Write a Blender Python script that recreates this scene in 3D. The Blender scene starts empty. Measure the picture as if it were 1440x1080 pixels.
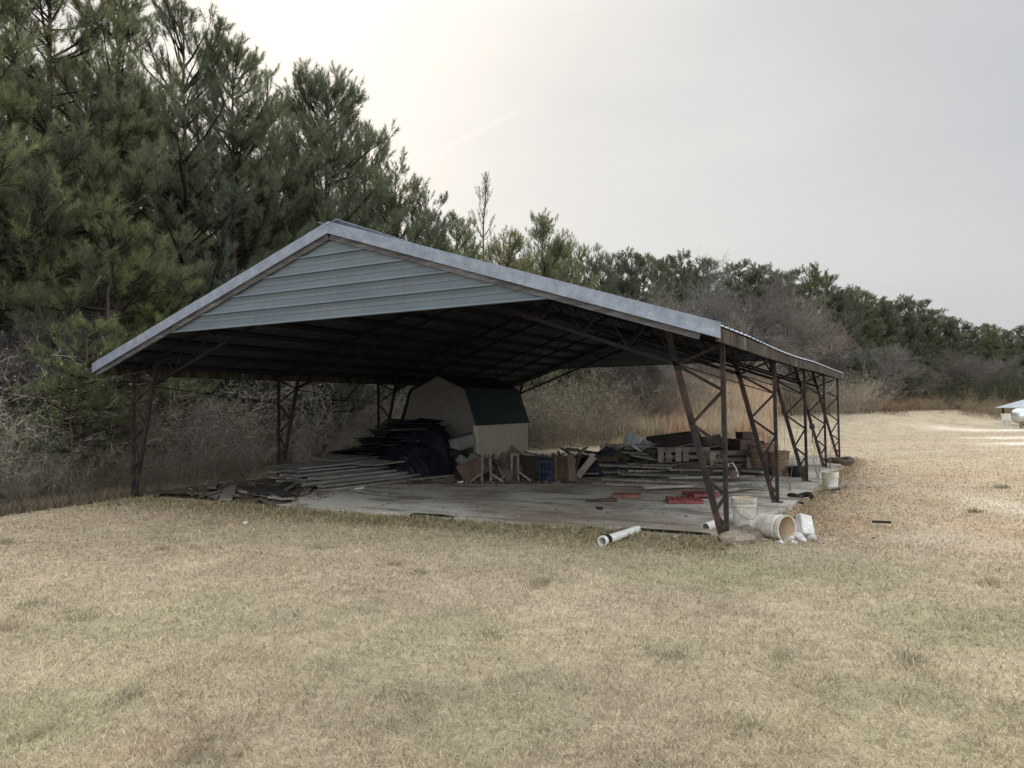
import bpy, math, random
import numpy as np
from mathutils import Vector, Matrix, Euler

R = math.radians
PI = math.pi
rnd = random.Random(7)
rng = np.random.default_rng(11)
scene = bpy.context.scene
COL = scene.collection

# ------------------------------------------------------------------ camera
FPX, YAW, PITCH, ROLL = 1047.9, 0.497086, 0.031856, -0.013612
CAM = Vector((7.3933, -8.8297, 1.55))
_fw = Vector((-math.sin(YAW) * math.cos(PITCH), math.cos(YAW) * math.cos(PITCH), math.sin(PITCH)))
_r = Vector((math.cos(YAW), math.sin(YAW), 0))
_u = _r.cross(_fw)
_r2 = _r * math.cos(ROLL) + _u * math.sin(ROLL)
_u2 = -_r * math.sin(ROLL) + _u * math.cos(ROLL)
cam_data = bpy.data.cameras.new("camera")
cam = bpy.data.objects.new("camera", cam_data)
COL.objects.link(cam)
M = Matrix((_r2, _u2, -_fw)).transposed().to_4x4()
M.translation = CAM
cam.matrix_world = M
cam_data.sensor_width = 36.0
cam_data.lens = FPX / 1440 * 36
cam_data.clip_start = 0.05
cam_data.clip_end = 3000
scene.camera = cam


def at(px, py, z=0.0):
    d = _fw + _r2 * ((px - 720) / FPX) - _u2 * ((py - 540) / FPX)
    return CAM + d * ((z - CAM.z) / d.z)


def at_depth(px, py, depth):
    return CAM + (_fw + _r2 * ((px - 720) / FPX) - _u2 * ((py - 540) / FPX)) * depth


# ------------------------------------------------------------------ tagging helpers
OFF = {}


def tag(o, label=None, cat=None, group=None, kind=None):
    if label: o["label"] = label
    if cat: o["category"] = cat
    if group: o["group"] = group
    if kind: o["kind"] = kind
    return o


def empty(name, loc, label=None, cat=None, group=None, parent=None):
    o = bpy.data.objects.new(name, None)
    COL.objects.link(o)
    loc = Vector(loc)
    o.empty_display_size = 0.2
    if parent is not None:
        o.parent = parent
        o.location = loc - OFF[parent.name]
    else:
        o.location = loc
    OFF[o.name] = loc.copy()
    return tag(o, label, cat, group)


def copy_thing(root, label=None, group=None):
    c = root.copy(); COL.objects.link(c)
    for ch in list(root.children):
        d = ch.copy(); COL.objects.link(d); d.parent = c
        for g in ch.children:
            e = g.copy(); COL.objects.link(e); e.parent = d
    if label: c["label"] = label
    if group: c["group"] = group
    return c


class MB:
    """collects shapes, builds ONE mesh object"""
    def __init__(self):
        self.v, self.f = [], []

    def add(self, vs, fs):
        n = len(self.v)
        self.v += [tuple(x) for x in vs]
        self.f += [tuple(i + n for i in q) for q in fs]
        return self

    def box(self, c, s, rot=None, jit=0.0):
        c = Vector(c); vs = []
        for x in (-.5, .5):
            for y in (-.5, .5):
                for z in (-.5, .5):
                    p = Vector((x * s[0], y * s[1], z * s[2]))
                    if jit: p += Vector((rnd.uniform(-jit, jit), rnd.uniform(-jit, jit), rnd.uniform(-jit, jit)))
                    if rot is not None: p = rot @ p
                    vs.append(c + p)
        return self.add(vs, [(0, 1, 3, 2), (4, 6, 7, 5), (0, 4, 5, 1), (2, 3, 7, 6), (0, 2, 6, 4), (1, 5, 7, 3)])

    def beam(self, p0, p1, w, h, up=(0, 0, 1)):
        p0, p1 = Vector(p0), Vector(p1)
        d = (p1 - p0).normalized(); up = Vector(up)
        s = d.cross(up)
        if s.length < 1e-3: s = d.cross(Vector((0, 1, 0)))
        s.normalize(); u = s.cross(d)
        vs = []
        for p in (p0, p1):
            for a, b in ((-1, -1), (1, -1), (1, 1), (-1, 1)):
                vs.append(p + s * (a * w / 2) + u * (b * h / 2))
        return self.add(vs, [(0, 1, 5, 4), (1, 2, 6, 5), (2, 3, 7, 6), (3, 0, 4, 7), (3, 2, 1, 0), (4, 5, 6, 7)])

    def tube(self, p0, p1, r0, r1=None, n=8, caps=True):
        return self.path([p0, p1], [r0, r0 if r1 is None else r1], n, caps)

    def path(self, pts, rad, n=8, caps=True):
        pts = [Vector(p) for p in pts]
        if not isinstance(rad, (list, tuple)): rad = [rad] * len(pts)
        vs, fs = [], []
        ref = None
        for i, p in enumerate(pts):
            d = (pts[min(i + 1, len(pts) - 1)] - pts[max(i - 1, 0)]).normalized()
            if ref is None:
                ref = d.orthogonal().normalized()
            s = (ref - d * ref.dot(d)).normalized(); ref = s
            t = d.cross(s)
            for k in range(n):
                a = 2 * PI * k / n
                vs.append(p + (s * math.cos(a) + t * math.sin(a)) * rad[i])
        for i in range(len(pts) - 1):
            for k in range(n):
                k2 = (k + 1) % n
                fs.append((i * n + k, i * n + k2, (i + 1) * n + k2, (i + 1) * n + k))
        if caps:
            fs.append(tuple(reversed(range(n))))
            fs.append(tuple(range((len(pts) - 1) * n, len(pts) * n)))
        return self.add(vs, fs)

    def lathe(self, prof, n=24, rot=None, loc=(0, 0, 0), close=True):
        vs, fs = [], []; loc = Vector(loc)
        for r, z in prof:
            for k in range(n):
                a = 2 * PI * k / n
                p = Vector((r * math.cos(a), r * math.sin(a), z))
                if rot is not None: p = rot @ p
                vs.append(loc + p)
        for i in range(len(prof) - 1):
            for k in range(n):
                k2 = (k + 1) % n
                fs.append((i * n + k, i * n + k2, (i + 1) * n + k2, (i + 1) * n + k))
        if close:
            fs.append(tuple(reversed(range(n))))
            fs.append(tuple(range((len(prof) - 1) * n, len(prof) * n)))
        return self.add(vs, fs)

    def build(self, name, mat, parent=None, smooth=False, bevel=0.0, label=None, cat=None, group=None, kind=None, solid=0.0, raw=False):
        me = bpy.data.meshes.new(name)
        off = OFF[parent.name] if parent is not None else Vector((0, 0, 0))
        loc = Vector((0, 0, 0))
        if raw: pass                 # shape already centred on its own origin
        elif parent is None:         # a thing of one mesh: origin at its base
            a = np.array(self.v); loc = Vector(((a[:, 0].min() + a[:, 0].max()) / 2, (a[:, 1].min() + a[:, 1].max()) / 2, a[:, 2].min()))
            off = loc
        me.from_pydata([tuple(Vector(x) - off) for x in self.v], [], self.f)
        me.materials.append(mat)
        if smooth:
            me.shade_smooth()
            try: me.set_sharp_from_angle(angle=R(40))
            except Exception: pass
        o = bpy.data.objects.new(name, me)
        COL.objects.link(o)
        if parent is not None: o.parent = parent
        else: o.location = loc
        OFF[o.name] = off.copy()
        if solid:
            m = o.modifiers.new("solid", "SOLIDIFY"); m.thickness = solid; m.offset = 0
        if bevel:
            m = o.modifiers.new("bevel", "BEVEL"); m.width = bevel; m.segments = 1; m.limit_method = "ANGLE"
        return tag(o, label, cat, group, kind)


def np_mesh(name, V, F, C, mat, parent=None, smooth=False):
    """V (n,3), F (m,3) triangles, C (n,3) colours"""
    V = np.ascontiguousarray(V, dtype=np.float32); F = np.ascontiguousarray(F, dtype=np.int32)
    me = bpy.data.meshes.new(name)
    me.vertices.add(len(V)); me.vertices.foreach_set("co", V.ravel())
    me.loops.add(F.size); me.loops.foreach_set("vertex_index", F.ravel())
    me.polygons.add(len(F))
    me.polygons.foreach_set("loop_start", np.arange(0, F.size, 3, dtype=np.int32))
    if smooth: me.polygons.foreach_set("use_smooth", np.ones(len(F), dtype=bool))
    me.update(calc_edges=True)
    if C is not None:
        at_ = me.attributes.new("col", "FLOAT_COLOR", "POINT")
        c4 = np.ones((len(V), 4), dtype=np.float32); c4[:, :3] = C
        at_.data.foreach_set("color", c4.ravel())
    me.materials.append(mat)
    o = bpy.data.objects.new(name, me)
    COL.objects.link(o)
    if parent is not None: o.parent = parent
    OFF[o.name] = Vector((0, 0, 0))
    return o


# ------------------------------------------------------------------ materials
class NT:
    def __init__(self, name):
        self.m = bpy.data.materials.new(name); self.m.use_nodes = True
        self.t = self.m.node_tree; self.t.nodes.clear()
        self.out = self.n("ShaderNodeOutputMaterial"); self.b = self.n("ShaderNodeBsdfPrincipled")
        self.t.links.new(self.b.outputs[0], self.out.inputs[0])

    def n(self, ty, **kw):
        x = self.t.nodes.new(ty)
        for k, v in kw.items(): setattr(x, k, v)
        return x

    def l(self, a, b): self.t.links.new(a, b)

    def coords(self, scale=(1, 1, 1), kind="Object"):
        tc = self.n("ShaderNodeTexCoord"); mp = self.n("ShaderNodeMapping")
        mp.inputs["Scale"].default_value = scale
        self.l(tc.outputs[kind], mp.inputs[0]); return mp.outputs[0]

    def noise(self, vec, scale, detail=4, rough=.6):
        x = self.n("ShaderNodeTexNoise"); x.inputs["Scale"].default_value = scale
        x.inputs["Detail"].default_value = detail; x.inputs["Roughness"].default_value = rough
        self.l(vec, x.inputs["Vector"]); return x.outputs["Fac"]

    def ramp(self, fac, stops):
        x = self.n("ShaderNodeValToRGB"); e = x.color_ramp.elements
        while len(e) < len(stops): e.new(.5)
        for i, (p, c) in enumerate(stops):
            e[i].position = p; e[i].color = (*c, 1) if len(c) == 3 else c
        self.l(fac, x.inputs[0]); return x.outputs[0]

    def mix(self, fac, a, b, mode="MIX"):
        x = self.n("ShaderNodeMix", data_type="RGBA", blend_type=mode)
        for v, i in ((fac, 0), (a, 6), (b, 7)):
            if isinstance(v, (int, float)): x.inputs[i].default_value = v
            elif isinstance(v, tuple): x.inputs[i].default_value = (*v, 1)
            else: self.l(v, x.inputs[i])
        return x.outputs[2]

    def bump(self, h, strength, dist=.02):
        x = self.n("ShaderNodeBump"); x.inputs["Strength"].default_value = strength; x.inputs["Distance"].default_value = dist
        self.l(h, x.inputs["Height"]); self.l(x.outputs[0], self.b.inputs["Normal"])

    def set(self, col=None, rough=.8, metal=0.0, spec=.3):
        if col is not None:
            if isinstance(col, tuple): self.b.inputs["Base Color"].default_value = (*col, 1)
            else: self.l(col, self.b.inputs["Base Color"])
        self.b.inputs["Roughness"].default_value = rough; self.b.inputs["Metallic"].default_value = metal
        self.b.inputs["Specular IOR Level"].default_value = spec
        return self.m


def mottled(name, stops, scale, rough=.8, metal=0., stretch=(1, 1, 1), fine=25, fine_amt=.35, bump=.3, bdist=.01, spec=.3, vary=.25):
    t = NT(name); v = t.coords(stretch)
    a = t.noise(v, scale, 6, .65); b = t.noise(v, fine, 4, .6)
    c = t.ramp(a, stops)
    g = t.ramp(b, [(.3, (1 - fine_amt,) * 3), (.7, (1 + fine_amt * .3,) * 3)])
    c = t.mix(1.0, c, g, "MULTIPLY")
    oi = t.n("ShaderNodeObjectInfo")
    if vary:
        gv = t.ramp(oi.outputs["Random"], [(0, (1 - vary,) * 3), (1, (1 + vary * .6,) * 3)])
        c = t.mix(1.0, c, gv, "MULTIPLY")
    if bump: t.bump(b, bump, bdist)
    return t.set(c, rough, metal, spec)


def foliage(name, rough=.6, trans=.3, vary=.3):
    t = NT(name)
    a = t.n("ShaderNodeAttribute"); a.attribute_name = "col"
    oi = t.n("ShaderNodeObjectInfo")
    gv = t.ramp(oi.outputs["Random"], [(0, (1 - vary, 1 - vary, 1 - vary * .8)), (.5, (1., 1., 1.)), (1, (1 + vary * .7, 1 + vary * .45, 1 - vary * .1))])
    c = t.mix(1.0, a.outputs["Color"], gv, "MULTIPLY")
    t.set(c, rough, 0, .15)
    if trans:
        tr = t.n("ShaderNodeBsdfTranslucent"); t.l(c, tr.inputs[0])
        mx = t.n("ShaderNodeMixShader"); mx.inputs[0].default_value = trans
        t.l(t.b.outputs[0], mx.inputs[1]); t.l(tr.outputs[0], mx.inputs[2]); t.l(mx.outputs[0], t.out.inputs[0])
    return t.m


M_NEEDLE = foliage("pine needles", .6, .42)
M_TWIG = foliage("twigs", .9, 0.0, .2)
M_BRUSH = foliage("brush", .85, .15, .0)
M_LAWN = foliage("dry grass", .85, .25, .0)
M_BARK = mottled("pine bark", [(.3, (.045, .032, .025)), (.7, (.12, .085, .065))], 6, .95, stretch=(1, 1, .25), fine=30, bump=.6, bdist=.02)
M_BARKGREY = mottled("grey bark", [(.3, (.10, .088, .075)), (.7, (.21, .185, .16))], 5, .95, stretch=(1, 1, .3), bump=.4)
M_RUST = mottled("rusty steel", [(.40, (.022, .020, .020)), (.54, (.045, .034, .029)), (.68, (.13, .068, .043))], 3.5, .85, .1, fine=40, fine_amt=.5, bump=.3, vary=.2)
M_DARKSTEEL = mottled("dark steel", [(.35, (.010, .010, .013)), (.7, (.026, .021, .02))], 4, .8, .1, fine=40, bump=.2)
M_PURLIN = mottled("purlin wood", [(.3, (.009, .011, .018)), (.7, (.026, .025, .03))], 2, .9, stretch=(1, .15, 1), fine=30, bump=.3)
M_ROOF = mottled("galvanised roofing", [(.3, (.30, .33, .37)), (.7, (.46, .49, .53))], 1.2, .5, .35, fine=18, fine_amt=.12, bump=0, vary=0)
M_ROOFUNDER = mottled("shade-toned roofing underside", [(.3, (.028, .034, .047)), (.7, (.066, .07, .085))], 1.2, .7, .1, fine=18, fine_amt=.2, bump=0, vary=0)  # under-roof shade put into the colour, far darker than the top side
M_TRIM = mottled("galvanised trim", [(.3, (.19, .22, .265)), (.5, (.255, .285, .33)), (.7, (.34, .37, .415))], 7, .5, .2, fine=60, fine_amt=.25, bump=.03, vary=.05)
M_WOODGREY = mottled("weathered plank", [(.28, (.13, .115, .095)), (.5, (.27, .245, .21)), (.75, (.44, .41, .36))], 3, .9, stretch=(6, .5, 6), fine=14, fine_amt=.45, bump=.5, vary=.45)
M_RAKE = mottled("grey rake board", [(.3, (.055, .053, .052)), (.5, (.115, .111, .11)), (.7, (.22, .212, .208))], 2.5, .9, stretch=(.6, 4, 4), fine=18, fine_amt=.4, bump=.4, vary=.1)
M_CRATE = mottled("old crate wood", [(.3, (.11, .094, .078)), (.5, (.20, .175, .145)), (.72, (.33, .30, .25))], 3, .9, stretch=(1, 4, 4), fine=18, fine_amt=.4, bump=.4, vary=.3)
M_WOODBROWN = mottled("brown board", [(.3, (.05, .036, .028)), (.7, (.13, .09, .066))], 3, .85, stretch=(3, 3, .5), fine=20, bump=.3, vary=.4)
M_WOODDARK = mottled("dark damp wood", [(.3, (.02, .017, .014)), (.7, (.065, .05, .042))], 3, .9, stretch=(3, 3, 1), fine=20, bump=.4, vary=.4)
M_FASCIA = mottled("stained eave board", [(.36, (.016, .014, .012)), (.47, (.05, .038, .03)), (.54, (.09, .068, .055)), (.59, (.06, .06, .036)), (.7, (.24, .215, .185))], 3.0, .95, stretch=(1, 2.4, .45), fine=22, fine_amt=.5, bump=.5, vary=.1)
M_TARP = mottled("black plastic", [(.3, (.007, .008, .013)), (.7, (.020, .022, .031))], 3, .38, fine=16, fine_amt=.3, bump=.25, spec=.4)
M_SHINGLE = mottled("dark roll roofing", [(.3, (.014, .015, .018)), (.7, (.04, .042, .05))], 4, .8, fine=30, bump=.3, vary=.4)
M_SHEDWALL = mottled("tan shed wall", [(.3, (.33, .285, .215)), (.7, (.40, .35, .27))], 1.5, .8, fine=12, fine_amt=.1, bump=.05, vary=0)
M_SHEDFRONT = mottled("shaded tan shed wall", [(.3, (.14, .126, .106)), (.7, (.172, .155, .132))], 1.5, .85, fine=12, fine_amt=.1, bump=.05, vary=0)  # gable ends' shade put into a darker copy of the wall tan
M_SHEDTRIM = mottled("pale shed trim", [(.3, (.40, .36, .30)), (.7, (.5, .46, .39))], 2, .8, fine=20, fine_amt=.1, bump=.05, vary=0)
M_SHEDROOF = mottled("dark green metal", [(.3, (.003, .016, .018)), (.7, (.006, .026, .027))], 2, .7, fine=12, fine_amt=.15, bump=.0, vary=0)
M_WHITE = mottled("dirty white plastic", [(.32, (.36, .32, .24)), (.5, (.62, .595, .52)), (.72, (.78, .77, .71))], 3.5, .5, fine=26, fine_amt=.22, bump=.06, spec=.4, vary=.1)
M_WHITEIN = mottled("stained bucket inside", [(.3, (.50, .33, .17)), (.6, (.72, .60, .44))], 4, .6, fine=20, fine_amt=.2, bump=0, vary=0)
M_PVC = mottled("white pipe", [(.3, (.60, .58, .52)), (.7, (.80, .79, .75))], 5, .4, fine=30, fine_amt=.2, bump=.05, spec=.45, vary=.1)
M_WIRE = mottled("wire", [(.3, (.12, .11, .10)), (.7, (.25, .24, .22))], 9, .5, .7, bump=0)
M_FOAM = mottled("grey foam block", [(.3, (.10, .11, .095)), (.7, (.19, .195, .17))], 5, .9, fine=30, bump=.2, vary=.2)
M_RED = mottled("faded red plastic", [(.3, (.15, .035, .036)), (.7, (.30, .085, .08))], 5, .6, fine=30, fine_amt=.4, bump=.2, vary=.1)
M_BRICK = mottled("dusty red tile", [(.3, (.13, .055, .04)), (.7, (.30, .15, .11))], 5, .9, fine=30, bump=.3)
M_BLUE = mottled("blue plastic", [(.3, (.006, .014, .042)), (.7, (.013, .028, .08))], 5, .6, fine=30, bump=.1, vary=.1)
M_BOX = mottled("brown box", [(.3, (.06, .04, .034)), (.7, (.135, .095, .08))], 3, .85, fine=22, fine_amt=.25, bump=.2, vary=.35)
M_BASKET = mottled("brown basket weave", [(.35, (.12, .075, .045)), (.65, (.30, .20, .13))], 6, .85, stretch=(1, 1, 3), fine=40, fine_amt=.5, bump=.5, vary=.2)
M_CONC = mottled("broken concrete", [(.3, (.15, .122, .09)), (.7, (.33, .28, .21))], 5, .95, fine=30, fine_amt=.4, bump=.6, vary=.2)
M_RUBBLE = mottled("pale rubble", [(.3, (.50, .48, .45)), (.7, (.74, .73, .70))], 6, .9, fine=30, fine_amt=.25, bump=.4, vary=.15)
M_TIN = mottled("pale grey sheet metal", [(.3, (.25, .27, .26)), (.7, (.44, .46, .45))], 3, .5, .3, fine=20, fine_amt=.25, bump=.05)
M_SILVER = mottled("silver tank metal", [(.3, (.45, .49, .52)), (.7, (.62, .66, .68))], 2, .32, .7, fine=20, fine_amt=.1, bump=0, vary=0)
M_BLACK = mottled("black rubber", [(.3, (.012, .011, .01)), (.7, (.03, .028, .026))], 5, .8, bump=.1)


def siding_mat(k=1.0):
    t = NT("gable siding"); v = t.coords((.5, 1, 3))
    a = t.noise(v, 1.4, 5, .6); b = t.noise(t.coords((2, 2, 14)), 9, 4, .6)
    c = t.ramp(a, [(.3, tuple(k * q for q in (.115, .143, .162))), (.7, tuple(k * q for q in (.155, .184, .202)))])
    c = t.mix(1.0, c, t.ramp(b, [(.3, (.86, .86, .85)), (.7, (1.04, 1.04, 1.04))]), "MULTIPLY")
    st = t.noise(t.coords((9, 9, .55)), 1.5, 4, .6)
    c = t.mix(t.ramp(st, [(.56, (0, 0, 0)), (.74, (.34, .34, .34))]), c, (.10, .085, .075))
    return t.set(c, .45, .15, .4)


def slab_mat():
    t = NT("stained concrete slab"); v = t.coords((1, 1, 1))
    big = t.noise(v, .55, 5, .6); st = t.noise(t.coords((.45, 1.5, 1)), 1.3, 6, .68); fine = t.noise(v, 30, 4, .6)
    c = t.ramp(big, [(.3, (.42, .385, .33)), (.55, (.54, .51, .44)), (.75, (.49, .50, .42))])
    c = t.mix(t.ramp(st, [(.50, (0, 0, 0)), (.62, (.85, .85, .85))]), c, (.17, .14, .11))
    dirt = t.noise(t.coords((.8, .8, 1)), .5, 6, .7)
    vo = t.n("ShaderNodeTexVoronoi", feature="DISTANCE_TO_EDGE"); vo.inputs["Scale"].default_value = .38
    wv = t.n("ShaderNodeVectorMath", operation="ADD"); nz = t.n("ShaderNodeTexNoise"); nz.inputs["Scale"].default_value = 1.8; t.l(v, nz.inputs["Vector"]); t.l(v, wv.inputs[0]); t.l(nz.outputs["Color"], wv.inputs[1]); t.l(wv.outputs[0], vo.inputs["Vector"])
    c = t.mix(t.ramp(vo.outputs["Distance"], [(.0, (.5, .5, .5)), (.006, (0, 0, 0))]), c, (.10, .085, .07))
    c = t.mix(t.ramp(dirt, [(.46, (0, 0, 0)), (.62, (.8, .8, .8))]), c, (.235, .18, .135))
    c = t.mix(1.0, c, t.ramp(fine, [(.3, (.75, .75, .74)), (.7, (1.1, 1.1, 1.08))]), "MULTIPLY")
    t.bump(fine, .25, .01)
    return t.set(c, .9, 0, .2)


M_SIDING = siding_mat(); M_SIDING2 = siding_mat(.92); M_SLAB = slab_mat()


# ------------------------------------------------------------------ noise and ground
def hash2(ix, iy, s):
    h = np.sin(ix * 127.1 + iy * 311.7 + s * 74.7) * 43758.5453
    return h - np.floor(h)


def vnoise(x, y, s=0):
    ix, iy = np.floor(x), np.floor(y); fx, fy = x - ix, y - iy
    fx = fx * fx * (3 - 2 * fx); fy = fy * fy * (3 - 2 * fy)
    a = hash2(ix, iy, s); b = hash2(ix + 1, iy, s); c = hash2(ix, iy + 1, s); d = hash2(ix + 1, iy + 1, s)
    return (a * (1 - fx) + b * fx) * (1 - fy) + (c * (1 - fx) + d * fx) * fy


def fbm(x, y, s=0, o=4):
    t, a, n = 0, .5, 0
    for k in range(o):
        t = t + a * vnoise(x, y, s + k); n += a; a *= .55; x = x * 2.03 + 5.1; y = y * 2.03 + 1.7
    return t / n


def sstep(a, b, x):
    t = np.clip((x - a) / (b - a), 0, 1); return t * t * (3 - 2 * t)


def ground_z(x, y):
    x = np.asarray(x, float); y = np.asarray(y, float)
    z = -.05 + .05 * (fbm(x * .5, y * .5, 3, 3) - .5)
    right = sstep(5.5, 6.3, x) * sstep(-.2, 1.5, y) * (1 - sstep(17, 24, y))
    z = z - .09 * right
    # near the slab the turf meets its front edge
    z = z + .015 * np.exp(-((y - .1) / .5) ** 2) * (np.abs(x) < 5.6)
    # bank behind the barn, under the trees
    bank = sstep(20, 34, y - x * 1.1 + np.where(x > 0, 0, 0)) * (1 - sstep(2, 9, x - (y - 30) * .22))
    z = z + .9 * bank
    inside = (np.abs(x) < 5.55) & (y > .25) & (y < 14.5)
    z = np.where(inside, -.12, z)
    far = np.hypot(x - 7, y + 9)
    return z + .06 * sstep(40, 75, far) * (fbm(x * .05, y * .05, 9, 2)) * .5


PATCH = []   # (x, y, rx, ry, colour, strength)


def patch(px, py, rx, ry, col, k=.7):
    p = at(px, py); PATCH.append((p.x, p.y, rx, ry, col, k))


GREEN = (.35, .338, .205); ORANGE = (.54, .36, .235); SAND = (.86, .80, .70); DARK = (.17, .15, .105); BROWN = (.30, .23, .16)
for a in [(260, 860, .9, .5, GREEN, .45), (60, 1000, .5, .3, GREEN, .6), (560, 905, 1.1, .45, GREEN, .4), (950, 895, .7, .3, GREEN, .3), (1330, 870, .9, .5, GREEN, .5),
          (1300, 1010, .9, .4, GREEN, .45), (700, 1010, .6, .3, GREEN, .3), (1010, 800, 1.0, .3, GREEN, .45), (480, 745, 3.0, .45, GREEN, .45), (800, 765, 1.6, .5, GREEN, .45),
          (1120, 795, 1.4, .3, GREEN, .55), (1330, 700, 1.1, .7, GREEN, .4), (270, 1052, .22, .1, DARK, .8), (210, 1045, .2, .08, ORANGE, .3), (150, 760, 3, .8, BROWN, .3),
          (1120, 705, .4, .8, BROWN, .4), (1160, 720, .5, .9, ORANGE, .3), (1270, 690, 1.4, .6, ORANGE, .5), (1240, 720, 1.2, .4, ORANGE, .35), (1420, 730, .6, .8, ORANGE, .55), (1330, 660, 3, 1, ORANGE, .28),
          (1435, 705, .5, 1.2, SAND, .5), (1310, 742, .5, .25, SAND, .25), (1180, 645, 1.2, .6, (.56, .45, .34), .5), (1225, 660, 1.0, 1.0, (.57, .45, .34), .5), (1275, 680, 1.0, .9, (.57, .45, .34), .5), (1330, 712, 1.0, .7, (.57, .46, .36), .5), (1400, 750, 1.0, .6, (.56, .46, .36), .45), (1390, 640, 5, .4, (.60, .50, .39), .6), (1290, 620, 6, .5, (.52, .43, .33), .6), (1400, 604, 3.5, .7, SAND, .95), (1425, 614, 2.4, .5, SAND, .95), (1435, 622, 1.5, .5, SAND, .95), (1345, 605, 2, .3, SAND, .5),
          (1240, 640, 5, .5, (.44, .36, .24), .5), (1350, 640, 4, .35, (.50, .42, .30), .6), (950, 612, 5, 1.8, (.47, .37, .22), .7), (560, 725, 4, .35, BROWN, .55), (930, 760, 1.3, .3, BROWN, .5),
          (300, 715, 2, .5, BROWN, .5), (870, 985, .5, .2, DARK, .25), (520, 990, .6, .2, DARK, .2), (1180, 960, .5, .2, DARK, .2)]:
    patch(*a)


def ground_col(x, y):
    n1 = fbm(x * .35, y * .35, 21, 4)[:, None]; n2 = fbm(x * 1.7, y * 1.7, 31, 4)[:, None]; n3 = fbm(x * .9 + 30, y * .9, 41, 3)[:, None]
    c = np.array([.555, .462, .335]) * (1 - n1) + np.array([.44, .368, .284]) * n1
    c = c * (.82 + .36 * n2)
    g = sstep(.52, .70, n3) * .20
    c = c * (1 - g) + np.array([.40, .375, .235]) * g
    for (px_, py_, rx, ry, col, k) in PATCH:
        ux, uy = math.cos(YAW), math.sin(YAW)
        dx, dy = x - px_, y - py_
        a = (dx * ux + dy * uy) / rx; b = (-dx * uy + dy * ux) / (ry * 2.2)
        w = np.exp(-(a * a + b * b) * 1.2) * (.45 + 1.1 * fbm(x * 2.6, y * 2.6, 51, 3)) * k
        w = np.clip(w, 0, 1)[:, None]
        c = c * (1 - w) + np.array(col) * w
    return c


def build_ground():
    n = 420
    t = np.linspace(-1, 1, n)
    s = np.sign(t) * (np.abs(t) * 26 + (np.abs(t) ** 6) * 900)
    gx, gy = np.meshgrid(s + 3.0, s + 4.0, indexing="ij")
    x, y = gx.ravel(), gy.ravel()
    V = np.stack([x, y, ground_z(x, y)], 1)
    i = np.arange(n * n).reshape(n, n)
    a, b, c, d = i[:-1, :-1].ravel(), i[1:, :-1].ravel(), i[1:, 1:].ravel(), i[:-1, 1:].ravel()
    F = np.concatenate([np.stack([a, b, c], 1), np.stack([a, c, d], 1)])
    t = NT("dry turf")
    at_ = t.n("ShaderNodeAttribute"); at_.attribute_name = "col"
    v = t.coords((1, 1, 1))
    f1 = t.noise(v, 55, 5, .7); f2 = t.noise(t.coords((1, 1, 1)), 7, 6, .7); f3 = t.noise(v, 1.1, 5, .65)
    c = t.mix(1.0, at_.outputs["Color"], t.ramp(f1, [(.3, (.62, .6, .58)), (.7, (1.25, 1.25, 1.22))]), "MULTIPLY")
    c = t.mix(1.0, c, t.ramp(f2, [(.3, (.72, .71, .70)), (.68, (1.15, 1.15, 1.13))]), "MULTIPLY")
    c = t.mix(1.0, c, t.ramp(f3, [(.3, (.86, .86, .84)), (.7, (1.08, 1.08, 1.08))]), "MULTIPLY")
    t.bump(f1, .6, .03)
    t.set(c, .95, 0, .1)
    o = np_mesh("ground", V, F, ground_col(x, y), t.m, smooth=True)
    tag(o, kind="structure")


build_ground()


# ------------------------------------------------------------------ numpy shape kit
def nrm(a): return a / np.maximum(np.linalg.norm(a, axis=-1, keepdims=True), 1e-9)


def perp(d, g):
    """random unit vectors perpendicular to d"""
    r_ = g.normal(size=d.shape); r_ = r_ - d * (r_ * d).sum(-1, keepdims=True)
    return nrm(r_)


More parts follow.
